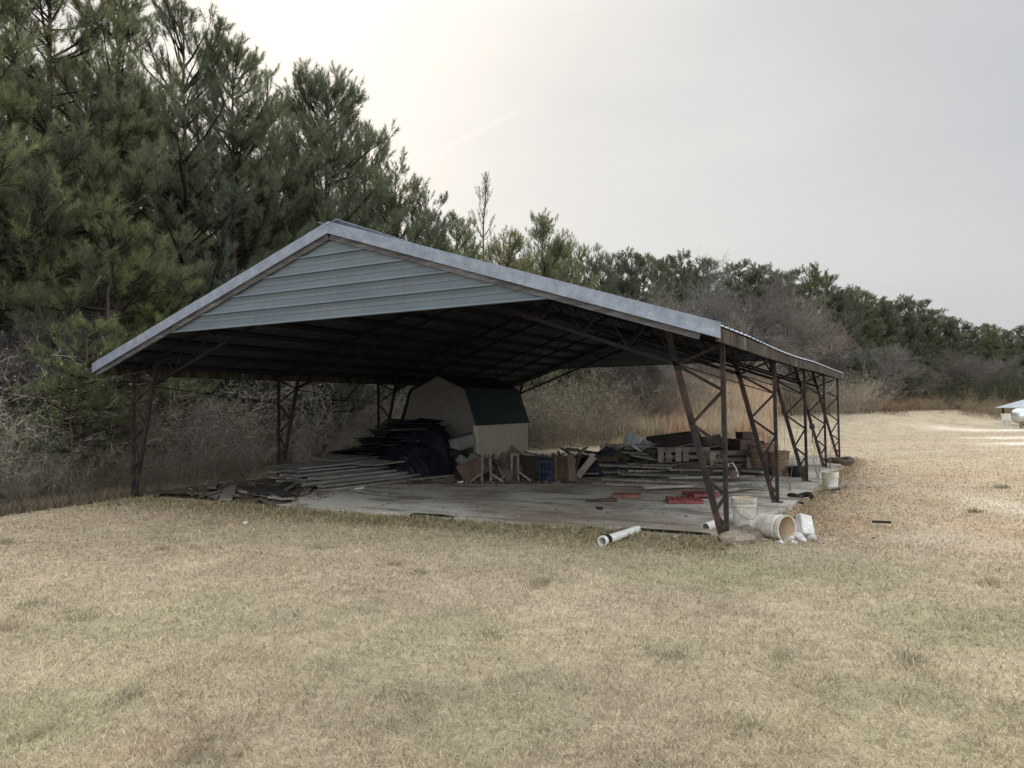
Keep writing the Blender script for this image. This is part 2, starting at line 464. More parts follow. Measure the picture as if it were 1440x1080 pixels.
class Soup:
    def __init__(self): self.V, self.F, self.C, self.n = [], [], [], 0

    def add(self, V, F, C):
        self.V.append(V); self.F.append(F + self.n); self.C.append(np.broadcast_to(C, (len(V), 3)).copy()); self.n += len(V)

    def ribbons(self, p0, p1, w0, w1, col, g):
        d = nrm(p1 - p0); s = perp(d, g); w0 = np.broadcast_to(w0, (len(p0),))[:, None]; w1 = np.broadcast_to(w1, (len(p0),))[:, None]
        V = np.stack([p0 - s * w0 / 2, p0 + s * w0 / 2, p1 + s * w1 / 2, p1 - s * w1 / 2], 1).reshape(-1, 3)
        k = np.arange(len(p0))[:, None] * 4
        F = np.concatenate([k + [0, 1, 2], k + [0, 2, 3]])
        self.add(V, F, np.repeat(np.broadcast_to(col, (len(p0), 3)), 4, 0))

    def prisms(self, p0, p1, r0, r1, col, g, n=4):
        d = nrm(p1 - p0); s = perp(d, g); t = np.cross(d, s); k = len(p0)
        r0 = np.broadcast_to(r0, (k,))[:, None]; r1 = np.broadcast_to(r1, (k,))[:, None]
        rings = []
        for p, r_ in ((p0, r0), (p1, r1)):
            for j in range(n):
                a = 2 * PI * j / n
                rings.append(p + (s * math.cos(a) + t * math.sin(a)) * r_)
        V = np.stack(rings, 1).reshape(-1, 3); b = np.arange(k)[:, None] * (2 * n)
        F = []
        for j in range(n):
            j2 = (j + 1) % n
            F += [b + [j, j2, n + j2], b + [j, n + j2, n + j]]
        self.add(V, np.concatenate(F), np.repeat(np.broadcast_to(col, (k, 3)), 2 * n, 0))

    def leaves(self, p, size, col, g):
        k = len(p); d = nrm(g.normal(size=(k, 3))); s = perp(d, g); size = np.broadcast_to(size, (k,))[:, None]
        V = np.stack([p, p + d * size * .5 + s * size * .32, p + d * size, p + d * size * .5 - s * size * .32], 1).reshape(-1, 3)
        b = np.arange(k)[:, None] * 4
        self.add(V, np.concatenate([b + [0, 1, 2], b + [0, 2, 3]]), np.repeat(np.broadcast_to(col, (k, 3)), 4, 0))

    def tufts(self, p, ax, k, tl, nl, nw, col, g):
        """k needles on each of the axes ax at p"""
        T = len(p)
        P = np.repeat(p, k, 0); A = np.repeat(ax, k, 0); sc = np.repeat(g.uniform(.75, 1.2, T), k)[:, None]
        a = g.uniform(0, 1, (T * k, 1)) ** .8
        base = P + A * a * tl * sc
        q = perp(A, g); th = np.radians(g.uniform(20, 60, (T * k, 1)) * (1.2 - .6 * a))
        d = A * np.cos(th) + q * np.sin(th)
        d[:, 2] -= .08
        d = nrm(d)
        L = nl * g.uniform(.65, 1.1, (T * k, 1)) * sc
        s = perp(d, g) * nw / 2
        V = np.stack([base - s, base + s, base + d * L], 1).reshape(-1, 3)
        c = np.repeat(col, k, 0) * g.uniform(.75, 1.25, (T * k, 1))
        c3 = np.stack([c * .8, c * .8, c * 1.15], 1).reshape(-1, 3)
        self.add(V, np.arange(len(V)).reshape(-1, 3), c3)

    def arrays(self): return np.concatenate(self.V), np.concatenate(self.F), np.concatenate(self.C)


# ------------------------------------------------------------------ trees
def pine_proto(name, seed, H, cb, spread, step, per, k, tl, nl, nw, dens, base_col, tip_col, up=1.0, bark=None, r0=.16, twigs=True, pw=.72, fr0=.28, gap=0.):
    """crown base fraction cb; branch whorls every step metres; k needles a tuft"""
    g = np.random.default_rng(seed)
    root = empty(name, (0, 0, 0))
    npt = 14; zz = np.linspace(0, H, npt)
    wob = np.cumsum(g.normal(0, .05, (npt, 2)), 0); wob[0] = 0
    wob *= np.linspace(0, 1, npt)[:, None]
    tr = MB()
    tr.path([(wob[i, 0], wob[i, 1], zz[i]) for i in range(npt)], [r0 * (1 - z / H) ** .75 + .012 for z in zz], 8)
    tr.build("trunk", bark or M_BARK, root, smooth=True)
    S = Soup(); P, A, TT = [], [], []
    b0, b1, br0, br1 = [], [], [], []
    z = H * cb
    # a few dead stubs below the crown
    for q in range(int(6 + 10 * cb)):
        zs = g.uniform(.12, max(cb, .2)) * H; az = g.uniform(0, 2 * PI); L = g.uniform(.3, 1.3) * spread * .4
        d = np.array([math.cos(az), math.sin(az), g.uniform(-.1, .3)]); o = np.array([0, 0, zs])
        b0.append(o); b1.append(o + d * L); br0.append(.018); br1.append(.005)
    while z < H * .985:
        t = (z - H * cb) / (H * (1 - cb))
        prof = (1 - t) ** pw * (.62 + .38 * min(1, t / .28)) + .05
        cx = np.interp(z, zz, wob[:, 0]); cy = np.interp(z, zz, wob[:, 1])
        for q in range(per + int(g.integers(-1, 2))):
            az = g.uniform(0, 2 * PI); L = spread * prof * g.uniform(.5, 1.15)
            inc = R(4 + 46 * t ** .9 * up + g.uniform(-14, 16))
            if g.uniform() < gap: continue
            if inc > .05: L = min(L, max(.25, (H + .15 - z) / math.sin(inc) * g.uniform(.75, 1.0)))
            o = np.array([cx, cy, z + g.uniform(-.15, .15)])
            m = max(3, int(L / .35)); seg = L / m; d = np.array([math.cos(az) * math.cos(inc), math.sin(az) * math.cos(inc), math.sin(inc)])
            rb = .012 + .012 * L
            for j in range(m):
                n_ = o + d * seg
                b0.append(o); b1.append(n_); br0.append(rb * (1 - j / m) + .004); br1.append(rb * (1 - (j + 1) / m) + .004)
                fr = (j + 1) / m
                if fr > fr0:
                    ns = g.poisson(dens * seg / .35 * (1.0 + .5 * fr))
                    for e in range(ns):
                        side = nrm(np.cross(d, [0, 0, 1.])[None])[0] * g.choice([-1, 1])
                        sd = nrm((d * g.uniform(.3, 1) + side * g.uniform(.2, 1) + np.array([0, 0, g.uniform(-.15, .75)]))[None])[0]
                        sl = g.uniform(.18, .6) * (1.1 - .5 * fr) * min(1, .4 + L / 2)
                        s0 = o + d * seg * g.uniform(); s1 = s0 + sd * sl
                        if twigs: b0.append(s0); b1.append(s1); br0.append(.007); br1.append(.004)
                        for w in range(1 + int(sl > .35)):
                            P.append(s1 - sd * sl * .45 * w); A.append(sd * .6 + np.array([0, 0, .55 * up + .1]) + g.normal(0, .22, 3)); TT.append(t + .25 * fr)
                o = n_
                d = nrm((d + np.array([g.normal(0, .09), g.normal(0, .09), .10 * up + g.normal(0, .05)]))[None])[0]
            P.append(o); A.append(d + np.array([0, 0, .4])); TT.append(t + .3)
        z += step * g.uniform(.75, 1.25)
    P.append(np.array([wob[-1, 0], wob[-1, 1], H - .1])); A.append(np.array([0, 0, 1.])); TT.append(1.3)
    for q in range(4):
        P.append(np.array([wob[-1, 0], wob[-1, 1], H - .15 - .22 * q])); A.append(np.array([g.normal(0, .5), g.normal(0, .5), 1.])); TT.append(1.2)
    P, A, TT = np.array(P), nrm(np.array(A)), np.clip(np.array(TT), 0, 1.3)[:, None] / 1.3
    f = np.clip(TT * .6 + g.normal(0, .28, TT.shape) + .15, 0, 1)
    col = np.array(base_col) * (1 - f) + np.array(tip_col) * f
    S.tufts(P, A, k, tl, nl, nw, col, g)
    S.prisms(np.array(b0), np.array(b1), np.array(br0), np.array(br1), np.array([.055, .042, .034]), g, 3)
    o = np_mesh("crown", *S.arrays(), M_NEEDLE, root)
    root["_h"] = float(max(v.co.z for v in o.data.vertices))
    return root


def bare_proto(name, seed, H, levels=5, col=(.15, .13, .115), spread=.55, r0=.11, tw=.008, trunks=1, bark=None):
    g = np.random.default_rng(seed)
    root = empty(name, (0, 0, 0))
    segs = []
    trunk_paths = []

    def grow(o, d, L, r_, lev):
        m = 4 if lev < 2 else 3
        pts = [o]
        for j in range(m):
            n_ = o + d * L / m
            ra = r_ * (1 - .45 * j / m); rb = r_ * (1 - .45 * (j + 1) / m)
            if lev > 0: segs.append((o, n_, ra, rb))
            o = n_; pts.append(o)
            d = nrm((d + g.normal(0, .10 + .03 * lev, 3) + np.array([0, 0, .05]))[None])[0]
            if lev < levels and (lev > 0 or j >= 1):
                for q in range(1 if lev < 3 else int(g.integers(1, 3))):
                    s = perp(d[None], g)[0]; an = g.uniform(.35, .95) * (1 + spread * .5)
                    nd = nrm((d * math.cos(an) + s * math.sin(an) + np.array([0, 0, .12]))[None])[0]
                    grow(o, nd, L * g.uniform(.45, .72), max(r_ * .5, tw * .5), lev + 1)
        if lev == 0: trunk_paths.append((pts, r_))
        if lev < levels:
            for q in range(2):
                nd = nrm((d + perp(d[None], g)[0] * g.uniform(.25, .55))[None])[0]
                grow(o, nd, L * g.uniform(.5, .75), r_ * .55, lev + 1)
    for q in range(trunks):
        d = nrm(np.array([[g.normal(0, .06 + .16 * (trunks > 1)), g.normal(0, .06 + .16 * (trunks > 1)), 1.]]))[0]
        grow(np.array([g.normal(0, .1) * (trunks > 1), g.normal(0, .1) * (trunks > 1), 0.]), d, H * .42, r0, 0)
    tr = MB()
    for pts, r_ in trunk_paths:
        tr.path(pts, [r_ * (1 - .45 * i / (len(pts) - 1)) for i in range(len(pts))], 7)
    tr.build("trunk", bark or M_BARKGREY, root, smooth=True)
    S = Soup()
    a = np.array([s[0] for s in segs]); b = np.array([s[1] for s in segs]); ra = np.maximum(np.array([s[2] for s in segs]), tw * .5); rb = np.maximum(np.array([s[3] for s in segs]), tw * .4)
    c = np.array(col) * g.uniform(.75, 1.2, (len(a), 1))
    S.prisms(a, b, ra, rb, c, g, 3)
    V, F, C = S.arrays()
    k = H / V[:, 2].max()
    o = np_mesh("crown", V, F, C, M_TWIG, root)
    root["_h"] = float(V[:, 2].max())
    return root


used = set()


def place_tree(proto, px, topy, depth, label, cat, group=None, rz=None, wide=1.0, name=None):
    p = at_depth(px, topy, depth); zb = float(ground_z(p.x, p.y)) - .05
    if proto.name in used:
        o = copy_thing(proto)
        if "group" in o: del o["group"]
    else:
        o = proto; used.add(proto.name)
    s = (p.z - zb) / proto["_h"]
    o.location = (p.x, p.y, zb)
    o.scale = (s * wide, s * wide, s)
    o.rotation_euler = (0, 0, rnd.uniform(0, 2 * PI) if rz is None else rz)
    tag(o, label, cat, group)
    return o


DG, LG = (.155, .18, .118), (.31, .325, .17)
near = [pine_proto("pine_tree", 100 + i, 12.5, cb, sp, .52, 5, 48, .30, .18, .0105, dn, DG, LG, up=u_, r0=.10, pw=.55, fr0=.36, gap=.08) for i, (cb, sp, dn, u_) in enumerate([(.12, 3.3, 4.6, .75), (.10, 3.1, 4.6, .8), (.13, 3.2, 4.3, .9)])]
crownpine = [pine_proto("pine_tree", 140 + i, 11.5, .14, 3.6, .40, 7, 54, .32, .19, .0105, 3.4, DG, (.20, .225, .125), up=.9, r0=.085, pw=.5, fr0=.34, gap=.16) for i in range(2)]
airy = pine_proto("pine_tree", 150, 13, .26, 3.6, .58, 5, 54, .34, .19, .010, 1.9, DG, (.15, .175, .10), up=1.25, r0=.07, pw=.5, fr0=.48, gap=.15)
slim = pine_proto("pine_tree", 160, 11, .45, 1.3, .40, 4, 38, .44, .13, .012, .7, DG, (.13, .155, .09), up=1.4, r0=.07, fr0=.3, gap=.2)
mid = [pine_proto("pine_tree", 170 + i, 11, cb, 3.2, .50, 6, 32, .36, .21, .018, 2.8, DG, lc, up=1.0, r0=.10, pw=.55, fr0=.42, gap=.2) for i, (cb, lc) in enumerate([(.15, (.20, .215, .11)), (.2, (.225, .23, .115)), (.25, (.17, .20, .12))])]
far = [pine_proto("pine_tree", 180 + i, 13, cb, sp, .58, 7, 24, .40, .26, .032, 2.9, (.095, .112, .072), (.168, .185, .118), up=.7, twigs=False, r0=.12, pw=.5, fr0=.36, gap=.14) for i, (cb, sp) in enumerate([(.16, 3.1), (.26, 2.7), (.10, 3.4), (.34, 2.6), (.20, 2.6)])]
sapling = [pine_proto("small_pine", 190 + i, 4.6, .42, 1.7, .34, 5, 46, .20, .17, .008, 1.5, (.11, .135, .06), (.27, .285, .125), up=.5, r0=.04, pw=.45) for i in range(2)]  # three of these are added in place of the big pines' lit low boughs
bare = [bare_proto("bare_tree", 200 + i, 11, 5, c, sp, .10, .016) for i, (c, sp) in enumerate([((.21, .195, .18), .5), ((.19, .178, .162), .35), ((.155, .142, .13), .65)])]
barebush = [bare_proto("bare_tree", 220 + i, 6, 5, c, .7, .05, .010, trunks=3) for i, c in enumerate([(.16, .142, .128), (.19, .172, .155)])]
reddish = bare_proto("bare_tree", 230, 9, 4, (.24, .17, .15), .3, .06, .014)

G_WOOD = "pines massed in the woods behind the barn"
L_WOOD = "one of the dark green pines massed in the woods behind the barn"
G_FAR = "distant pines along the far edge of the field"
L_FAR = "hazy distant pine in the tree line along the far edge of the field"
G_BARE = "grey leafless trees between the barn roof and the far pines"
L_BARE = "grey leafless tree in the bare tangle above the barn's low eave"
# named trees: px, top py, depth
T = place_tree
T(near[0], -30, -150, 15.6, "large green pine rising out of frame at the photo's left edge", "tree")
T(near[1], 75, -130, 16.5, "thick pine second from the left edge, taller than the picture", "tree")
T(near[2], 165, -55, 17.6, "tall pine reaching the top of the picture beside the open airy pine", "tree")
T(airy, 262, -30, 18.6, "airy pine with sky showing between its long upswept branches", "tree", wide=1.15)
T(crownpine[1], 330, 48, 20.5, "pine with a leaning open crown just beyond the airy one", "tree", wide=1.0)
T(crownpine[0], 455, 92, 22, "broad bushy pine whose pointed top stands above the barn's ridge", "tree", wide=1.12, rz=2.2)
T(slim, 676, 234, 30, "slender young pine with a bare stem spiking above the barn roof", "tree", wide=.95, rz=.5)
T(mid[1], 762, 288, 34, "yellow green twin-topped pine above the middle of the roof slope", "tree", rz=1.0)
T(far[2], 1140, 368, 56, "tallest dark green pine of the far tree line, past the roof's low corner", "tree", rz=1.4)
T(bare[0], 1012, 345, 50, "pale bare tree with a fan of thin twigs rising above the grey trees", "tree", rz=.4)
T(reddish, 1162, 425, 46, "thin reddish leafless tree standing just past the roof's low corner", "tree", wide=.7)
T(sapling[0], 232, 362, 16.6, "yellow green small pine standing in for boughs beside the barn's sloping left roof edge", "tree")
T(sapling[1], 118, 432, 13.9, "low yellow green small pine standing in for boughs in the brush left of the barn eave", "tree")
T(sapling[1], 150, 292, 15.6, "bright green small pine standing in for boughs above the two lower ones left of the barn", "tree", wide=1.1, rz=2)
T(sapling[0], 105, 505, 13.6, "smallest green pine sapling just outside the barn's left post", "tree", wide=1.2, rz=3)
T(sapling[0], 470, 512, 24, "light green pine sapling seen under the roof between the left posts", "tree", wide=1.3, rz=1)
# massed pines
for i, (px, ty, d) in enumerate([(-150, -120, 17), (-220, -80, 20), (395, 165, 24), (520, 165, 25), (560, 205, 26), (598, 262, 27), (640, 292, 29), (712, 312, 32), (30, 60, 20), (120, 40, 21.5), (210, 120, 22), (300, 170, 23.5),
                                 (360, 215, 25.5), (430, 205, 27), (500, 255, 28), (560, 290, 30), (-80, 80, 19), (0, 150, 24), (90, 160, 25), (180, 190, 26), (260, 230, 27), (340, 250, 29), (805, 325, 37), (735, 345, 38), (665, 345, 36),
                                 (610, 330, 33), (-20, 230, 26), (50, 240, 28), (130, 260, 29), (225, 290, 30), (290, 300, 31), (380, 310, 32), (450, 300, 33), (530, 320, 34), (70, 120, 23), (160, 110, 24), (250, 190, 25), (785, 322, 38), (825, 340, 40), (865, 352, 44), (700, 325, 36), (655, 318, 34), (690, 370, 40), (760, 380, 44), (820, 385, 46), (880, 400, 52), (940, 395, 56), (845, 350, 41), (885, 345, 45), (922, 362, 48), (955, 348, 52), (850, 390, 47), (790, 375, 42)]):
    pr = near[i % 3] if d < 23 else (mid[i % 3] if d < 42 else far[i % 3])
    T(pr, px, ty, d, L_WOOD, "tree", G_WOOD, wide=rnd.uniform(.85, 1.15))
for i, (px, ty, d) in enumerate([(1062, 366, 58), (1098, 382, 57), (1178, 402, 60), (1212, 404, 64), (1243, 420, 68), (1270, 411, 74), (1300, 419, 78), (1330, 440, 84), (1362, 452, 92), (1392, 452, 98), (1415, 462, 104), (1440, 455, 108), (1470, 452, 110), (1510, 455, 110), (1560, 450, 112),
                                 (1115, 420, 64), (1160, 440, 66), (1200, 445, 70), (1240, 455, 76), (1285, 460, 82), (1320, 470, 90), (1225, 480, 60), (1260, 495, 62), (1190, 470, 58), (1350, 480, 96), (1030, 395, 62), (985, 385, 60), (1085, 400, 66), (1310, 495, 72), (1380, 478, 104), (1405, 480, 112), (1455, 480, 118), (1130, 425, 70), (1165, 430, 74), (1205, 440, 78), (1255, 455, 84), (1300, 465, 90), (1345, 475, 96), (1155, 490, 62), (1215, 500, 64), (1245, 505, 66), (1290, 500, 70), (1335, 505, 78), (1430, 490, 108), (1480, 470, 112), (1530, 475, 116), (905, 352, 54), (935, 356, 56), (990, 358, 58), (1035, 362, 60), (1080, 372, 61), (1118, 376, 62), (1162, 382, 62), (1196, 398, 66), (1228, 414, 70), (1258, 418, 76), (1286, 420, 80), (1316, 432, 86), (1346, 446, 94), (1378, 454, 100), (1404, 458, 106), (1428, 460, 110), (970, 372, 64), (1050, 380, 66), (1110, 398, 68), (1180, 415, 72), (1235, 436, 78), (1275, 440, 84), (1340, 462, 98), (1390, 468, 108), (1120, 480, 60), (1070, 420, 68), (1010, 410, 70)]):
    T(far[i % 5], px, ty, d, L_FAR, "tree", G_FAR, wide=rnd.uniform(1.0, 1.5))
for i, (px, ty, d) in enumerate([(925, 385, 36), (958, 402, 35), (985, 372, 44), (1048, 385, 42), (1085, 400, 44), (1030, 425, 37), (1110, 440, 43), (1135, 425, 47), (900, 425, 33), (1065, 455, 39), (940, 460, 31),
                                 (1215, 480, 55), (1290, 500, 62), (1345, 490, 70), (1410, 495, 76), (1440, 510, 74), (1200, 515, 50), (1375, 520, 66), (1250, 525, 54)]):
    T((bare + barebush)[i % 5], px, ty, d, L_BARE if px < 1190 else "brownish leafless tree at the foot of the distant pines across the field", "tree",
      G_BARE if px < 1190 else "leafless trees at the foot of the distant pines", wide=rnd.uniform(.9, 1.3))
for i, (px, ty, d) in enumerate([(40, 420, 15.2), (175, 450, 16), (-40, 400, 15), (300, 380, 20), (90, 380, 17), (330, 330, 22)]):
    T(barebush[i % 2], px, ty, d, "grey leafless scrub tree tangled under the pines left of the barn", "tree", "leafless scrub trees under the pines left of the barn", wide=1.2)


# ------------------------------------------------------------------ brush
def shrub_arrays(seed, H, spread, stems, leaf_n, leaf_cols, twig_col, leaf=.045, tw=.007, arch=.12):
    g = np.random.default_rng(seed); S = Soup()
    p0, p1, w0, L = [], [], [], []
    for s in range(stems):
        az = g.uniform(0, 2 * PI); ln = g.uniform(0, .55)
        d = nrm(np.array([[math.cos(az) * ln, math.sin(az) * ln, 1.]]))[0]
        o = np.array([g.normal(0, .28) * spread, g.normal(0, .28) * spread, 0.]); h = H * g.uniform(.55, 1.2); m = 7
        for j in range(m):
            n_ = o + d * h / m
            p0.append(o); p1.append(n_); w0.append(tw * 1.6 * (1.15 - j / m))
            if j > 0:
                for q in range(3):
                    e = nrm((d * .5 + g.normal(0, .75, 3))[None])[0]; a = o + d * h / m * g.uniform(); b = a + e * g.uniform(.15, .5) * H * .3
                    p0.append(a); p1.append(b); w0.append(tw * .9)
                    L.append(a + (b - a) * g.uniform(.3, 1)); L.append(b)
                    for q2 in range(2):
                        e2 = nrm((e + g.normal(0, .8, 3))[None])[0]; a2 = a + (b - a) * g.uniform(.3, 1); b2 = a2 + e2 * g.uniform(.1, .3) * H * .22
                        p0.append(a2); p1.append(b2); w0.append(tw * .7); L.append(b2); L.append((a2 + b2) / 2)
            o = n_; d = nrm((d + np.array([math.cos(az), math.sin(az), 0]) * arch + g.normal(0, .13, 3) - np.array([0, 0, arch * .8 * j / m]))[None])[0]
    p0, p1, w0 = np.array(p0), np.array(p1), np.array(w0)
    c = np.array(twig_col) * g.uniform(.55, 1.4, (len(p0), 1))
    S.ribbons(p0, p1, w0, w0 * .6, c, g)
    L = np.array(L); pick = g.integers(0, len(L), leaf_n); lc = np.array(leaf_cols)[g.integers(0, len(leaf_cols), leaf_n)] * g.uniform(.6, 1.35, (leaf_n, 1))
    S.leaves(L[pick] + g.normal(0, .05, (leaf_n, 3)), leaf * g.uniform(.6, 1.4, leaf_n), lc, g)
    return S.arrays()


def scatter(name, variants, spots, mat, g, label=None, cat=None, kind="stuff"):
    """many clumps that read as one mass: one object"""
    Vs, Fs, Cs, n = [], [], [], 0
    for (x, y, s, tint) in spots:
        V, F, C = variants[int(g.integers(len(variants)))]
        a = g.uniform(0, 2 * PI); ca, sa = math.cos(a), math.sin(a)
        W = np.empty_like(V); W[:, 0] = (V[:, 0] * ca - V[:, 1] * sa) * s + x; W[:, 1] = (V[:, 0] * sa + V[:, 1] * ca) * s + y
        W[:, 2] = V[:, 2] * s * g.uniform(.85, 1.15) + float(ground_z(x, y)) - .04
        Vs.append(W); Fs.append(F + n); Cs.append(C * np.array(tint)); n += len(V)
    o = np_mesh(name, np.concatenate(Vs), np.concatenate(Fs), np.concatenate(Cs), mat)
    return tag(o, label, cat, None, kind)


GREY, OLIVE, PALE, BRN = (.27, .24, .205), (.16, .165, .10), (.215, .20, .16), (.235, .18, .135)
br = [shrub_arrays(300 + i, 2.2, 1.1, 26, 900, [OLIVE, OLIVE, (.15, .165, .085), PALE, BRN, (.10, .115, .06)], GREY, .038) for i in range(4)]
br2 = [shrub_arrays(310 + i, 2.0, 1.2, 24, 900, [(.26, .25, .15), (.17, .18, .11), (.36, .33, .26), (.36, .29, .19)], (.34, .295, .24), .042) for i in range(3)]
weed = [shrub_arrays(320 + i, .55, .5, 9, 130, [(.30, .24, .15), (.22, .18, .11), OLIVE], (.31, .25, .165), .035, .005) for i in range(3)]

spots = []
for q in range(230):
    y = rng.uniform(-7, 15.5); front = -6.65
    if y < -.5: front = -6.3 + (-.5 - y) * .12
    x = front - rng.uniform(0, 1) ** 1.5 * 6.0
    dist = front - x
    s = .55 + .9 * sstep(0, 2.0, dist) + rng.uniform(-.12, .18)
    v = rng.uniform(1.0, 1.5)
    spots.append((x, y, float(s), (v, v * rng.uniform(.94, 1.05), v * rng.uniform(.9, 1.05))))
for q in range(60):
    y = rng.uniform(-7, 4); spots.append((-5.75 - rng.uniform(0, .9) + max(0, -.5 - y) * .12, y, rng.uniform(.22, .5), (.8, .75, .7)))
for q in range(80):
    x = rng.uniform(-22, -11); spots.append((x, rng.uniform(-6, 22), rng.uniform(1.5, 2.6), (.55, .52, .5)))
scatter("undergrowth", br, spots, M_BRUSH, rng)
spots = []
for q in range(190):
    u = rng.uniform(0, 1)
    x = -8 + 11.5 * u if u < 2 else 0
    y = 15.2 + max(0, (x + 4)) * 1.55 + rng.uniform(0, 1) ** 1.3 * 11
    if x > -1.5: y += 3
    if math.atan2(-(x - 1.5 - CAM.x), y - CAM.y) < YAW - math.atan(205 / FPX) : continue
    s = .8 + .4 * rng.uniform() + .75 * sstep(0, 9, y - 15.2 - max(0, (x + 4)) * 1.55)
    v = rng.uniform(.68, .92); spots.append((x - 1.5, y, s, (v, v * rng.uniform(.94, 1.04), v * rng.uniform(.88, 1.0))))
scatter("undergrowth", br2, spots, M_BRUSH, rng)
spots = []
for q in range(110):
    p = at_depth(rng.uniform(1225, 1500), 590, rng.uniform(53, 75)); spots.append((p.x, p.y, rng.uniform(.6, 1.0), (.75, .66, .58)))
for q in range(60):
    p = at_depth(rng.uniform(1000, 1220), 590, rng.uniform(44, 56)); spots.append((p.x, p.y, rng.uniform(1.0, 1.5), (.9, .88, .85)))
for q in range(150):
    p = at_depth(rng.uniform(860, 1600), 590, rng.uniform(58, 82)); spots.append((p.x, p.y, rng.uniform(1.6, 2.8), (.20, .225, .185)))
for q in range(70):
    p = at_depth(rng.uniform(740, 1010), 590, rng.uniform(40, 50)); spots.append((p.x, p.y, rng.uniform(1.4, 2.0), (.38, .38, .35)))
scatter("undergrowth", br2[:2], spots, M_BRUSH, rng)
# three rounded brown bushes at the field edge
for i, (px, py, d, s, lb) in enumerate([(1196, 602, 47.5, .80, "brown dry bush at the field edge just past the barn's last post"), (1228, 602, 47.0, .88, "reddish brown bush in the middle of the row of three past the barn"),
                                        (1260, 602, 46.5, .90, "rounded tan bush, farthest from the barn of the three in its row")]):
    V, F, C = shrub_arrays(340 + i, 1.9, 1.6, 34, 1500, [(.25, .17, .10), (.19, .125, .08), (.29, .21, .13)], (.22, .155, .105), .07, .012, .2)
    r_ = empty("dry_bush", (0, 0, 0), lb, "bush")
    np_mesh("twigs", V, F, C, M_BRUSH, r_)
    p = at_depth(px, py, d); r_.location = (p.x, p.y, float(ground_z(p.x, p.y)) - .05); r_.scale = (s, s, s * .8)


def blades(x, y, h, w, lean, col, g, z=None):
    n = len(x); az = g.uniform(0, 2 * PI, n); wz = g.uniform(0, 2 * PI, n)
    b = np.stack([x, y, ground_z(x, y) if z is None else z], 1)
    dx = np.stack([np.cos(az), np.sin(az), np.zeros(n)], 1); sd = np.stack([np.cos(wz), np.sin(wz), np.zeros(n)], 1)
    l1 = lean * .75; l2 = np.minimum(lean * 1.35, R(100))
    mdl = b + (dx * np.sin(l1)[:, None] + np.array([0, 0, 1]) * np.cos(l1)[:, None]) * (h * .55)[:, None]
    tip = mdl + (dx * np.sin(l2)[:, None] + np.array([0, 0, 1]) * np.cos(l2)[:, None]) * (h * .45)[:, None]
    s = sd * (w / 2)[:, None]
    V = np.stack([b - s, b + s, mdl + s * .8, mdl - s * .8, tip], 1).reshape(-1, 3)
    k = np.arange(n)[:, None] * 5
    F = np.concatenate([k + [0, 1, 2], k + [0, 2, 3], k + [3, 2, 4]])
    c = np.stack([col * .7, col * .7, col, col, col * 1.1], 1).reshape(-1, 3)
    return V, F, c


def on_slab(x, y): return (np.abs(x) < 5.62) & (y > .12) & (y < 14.7)


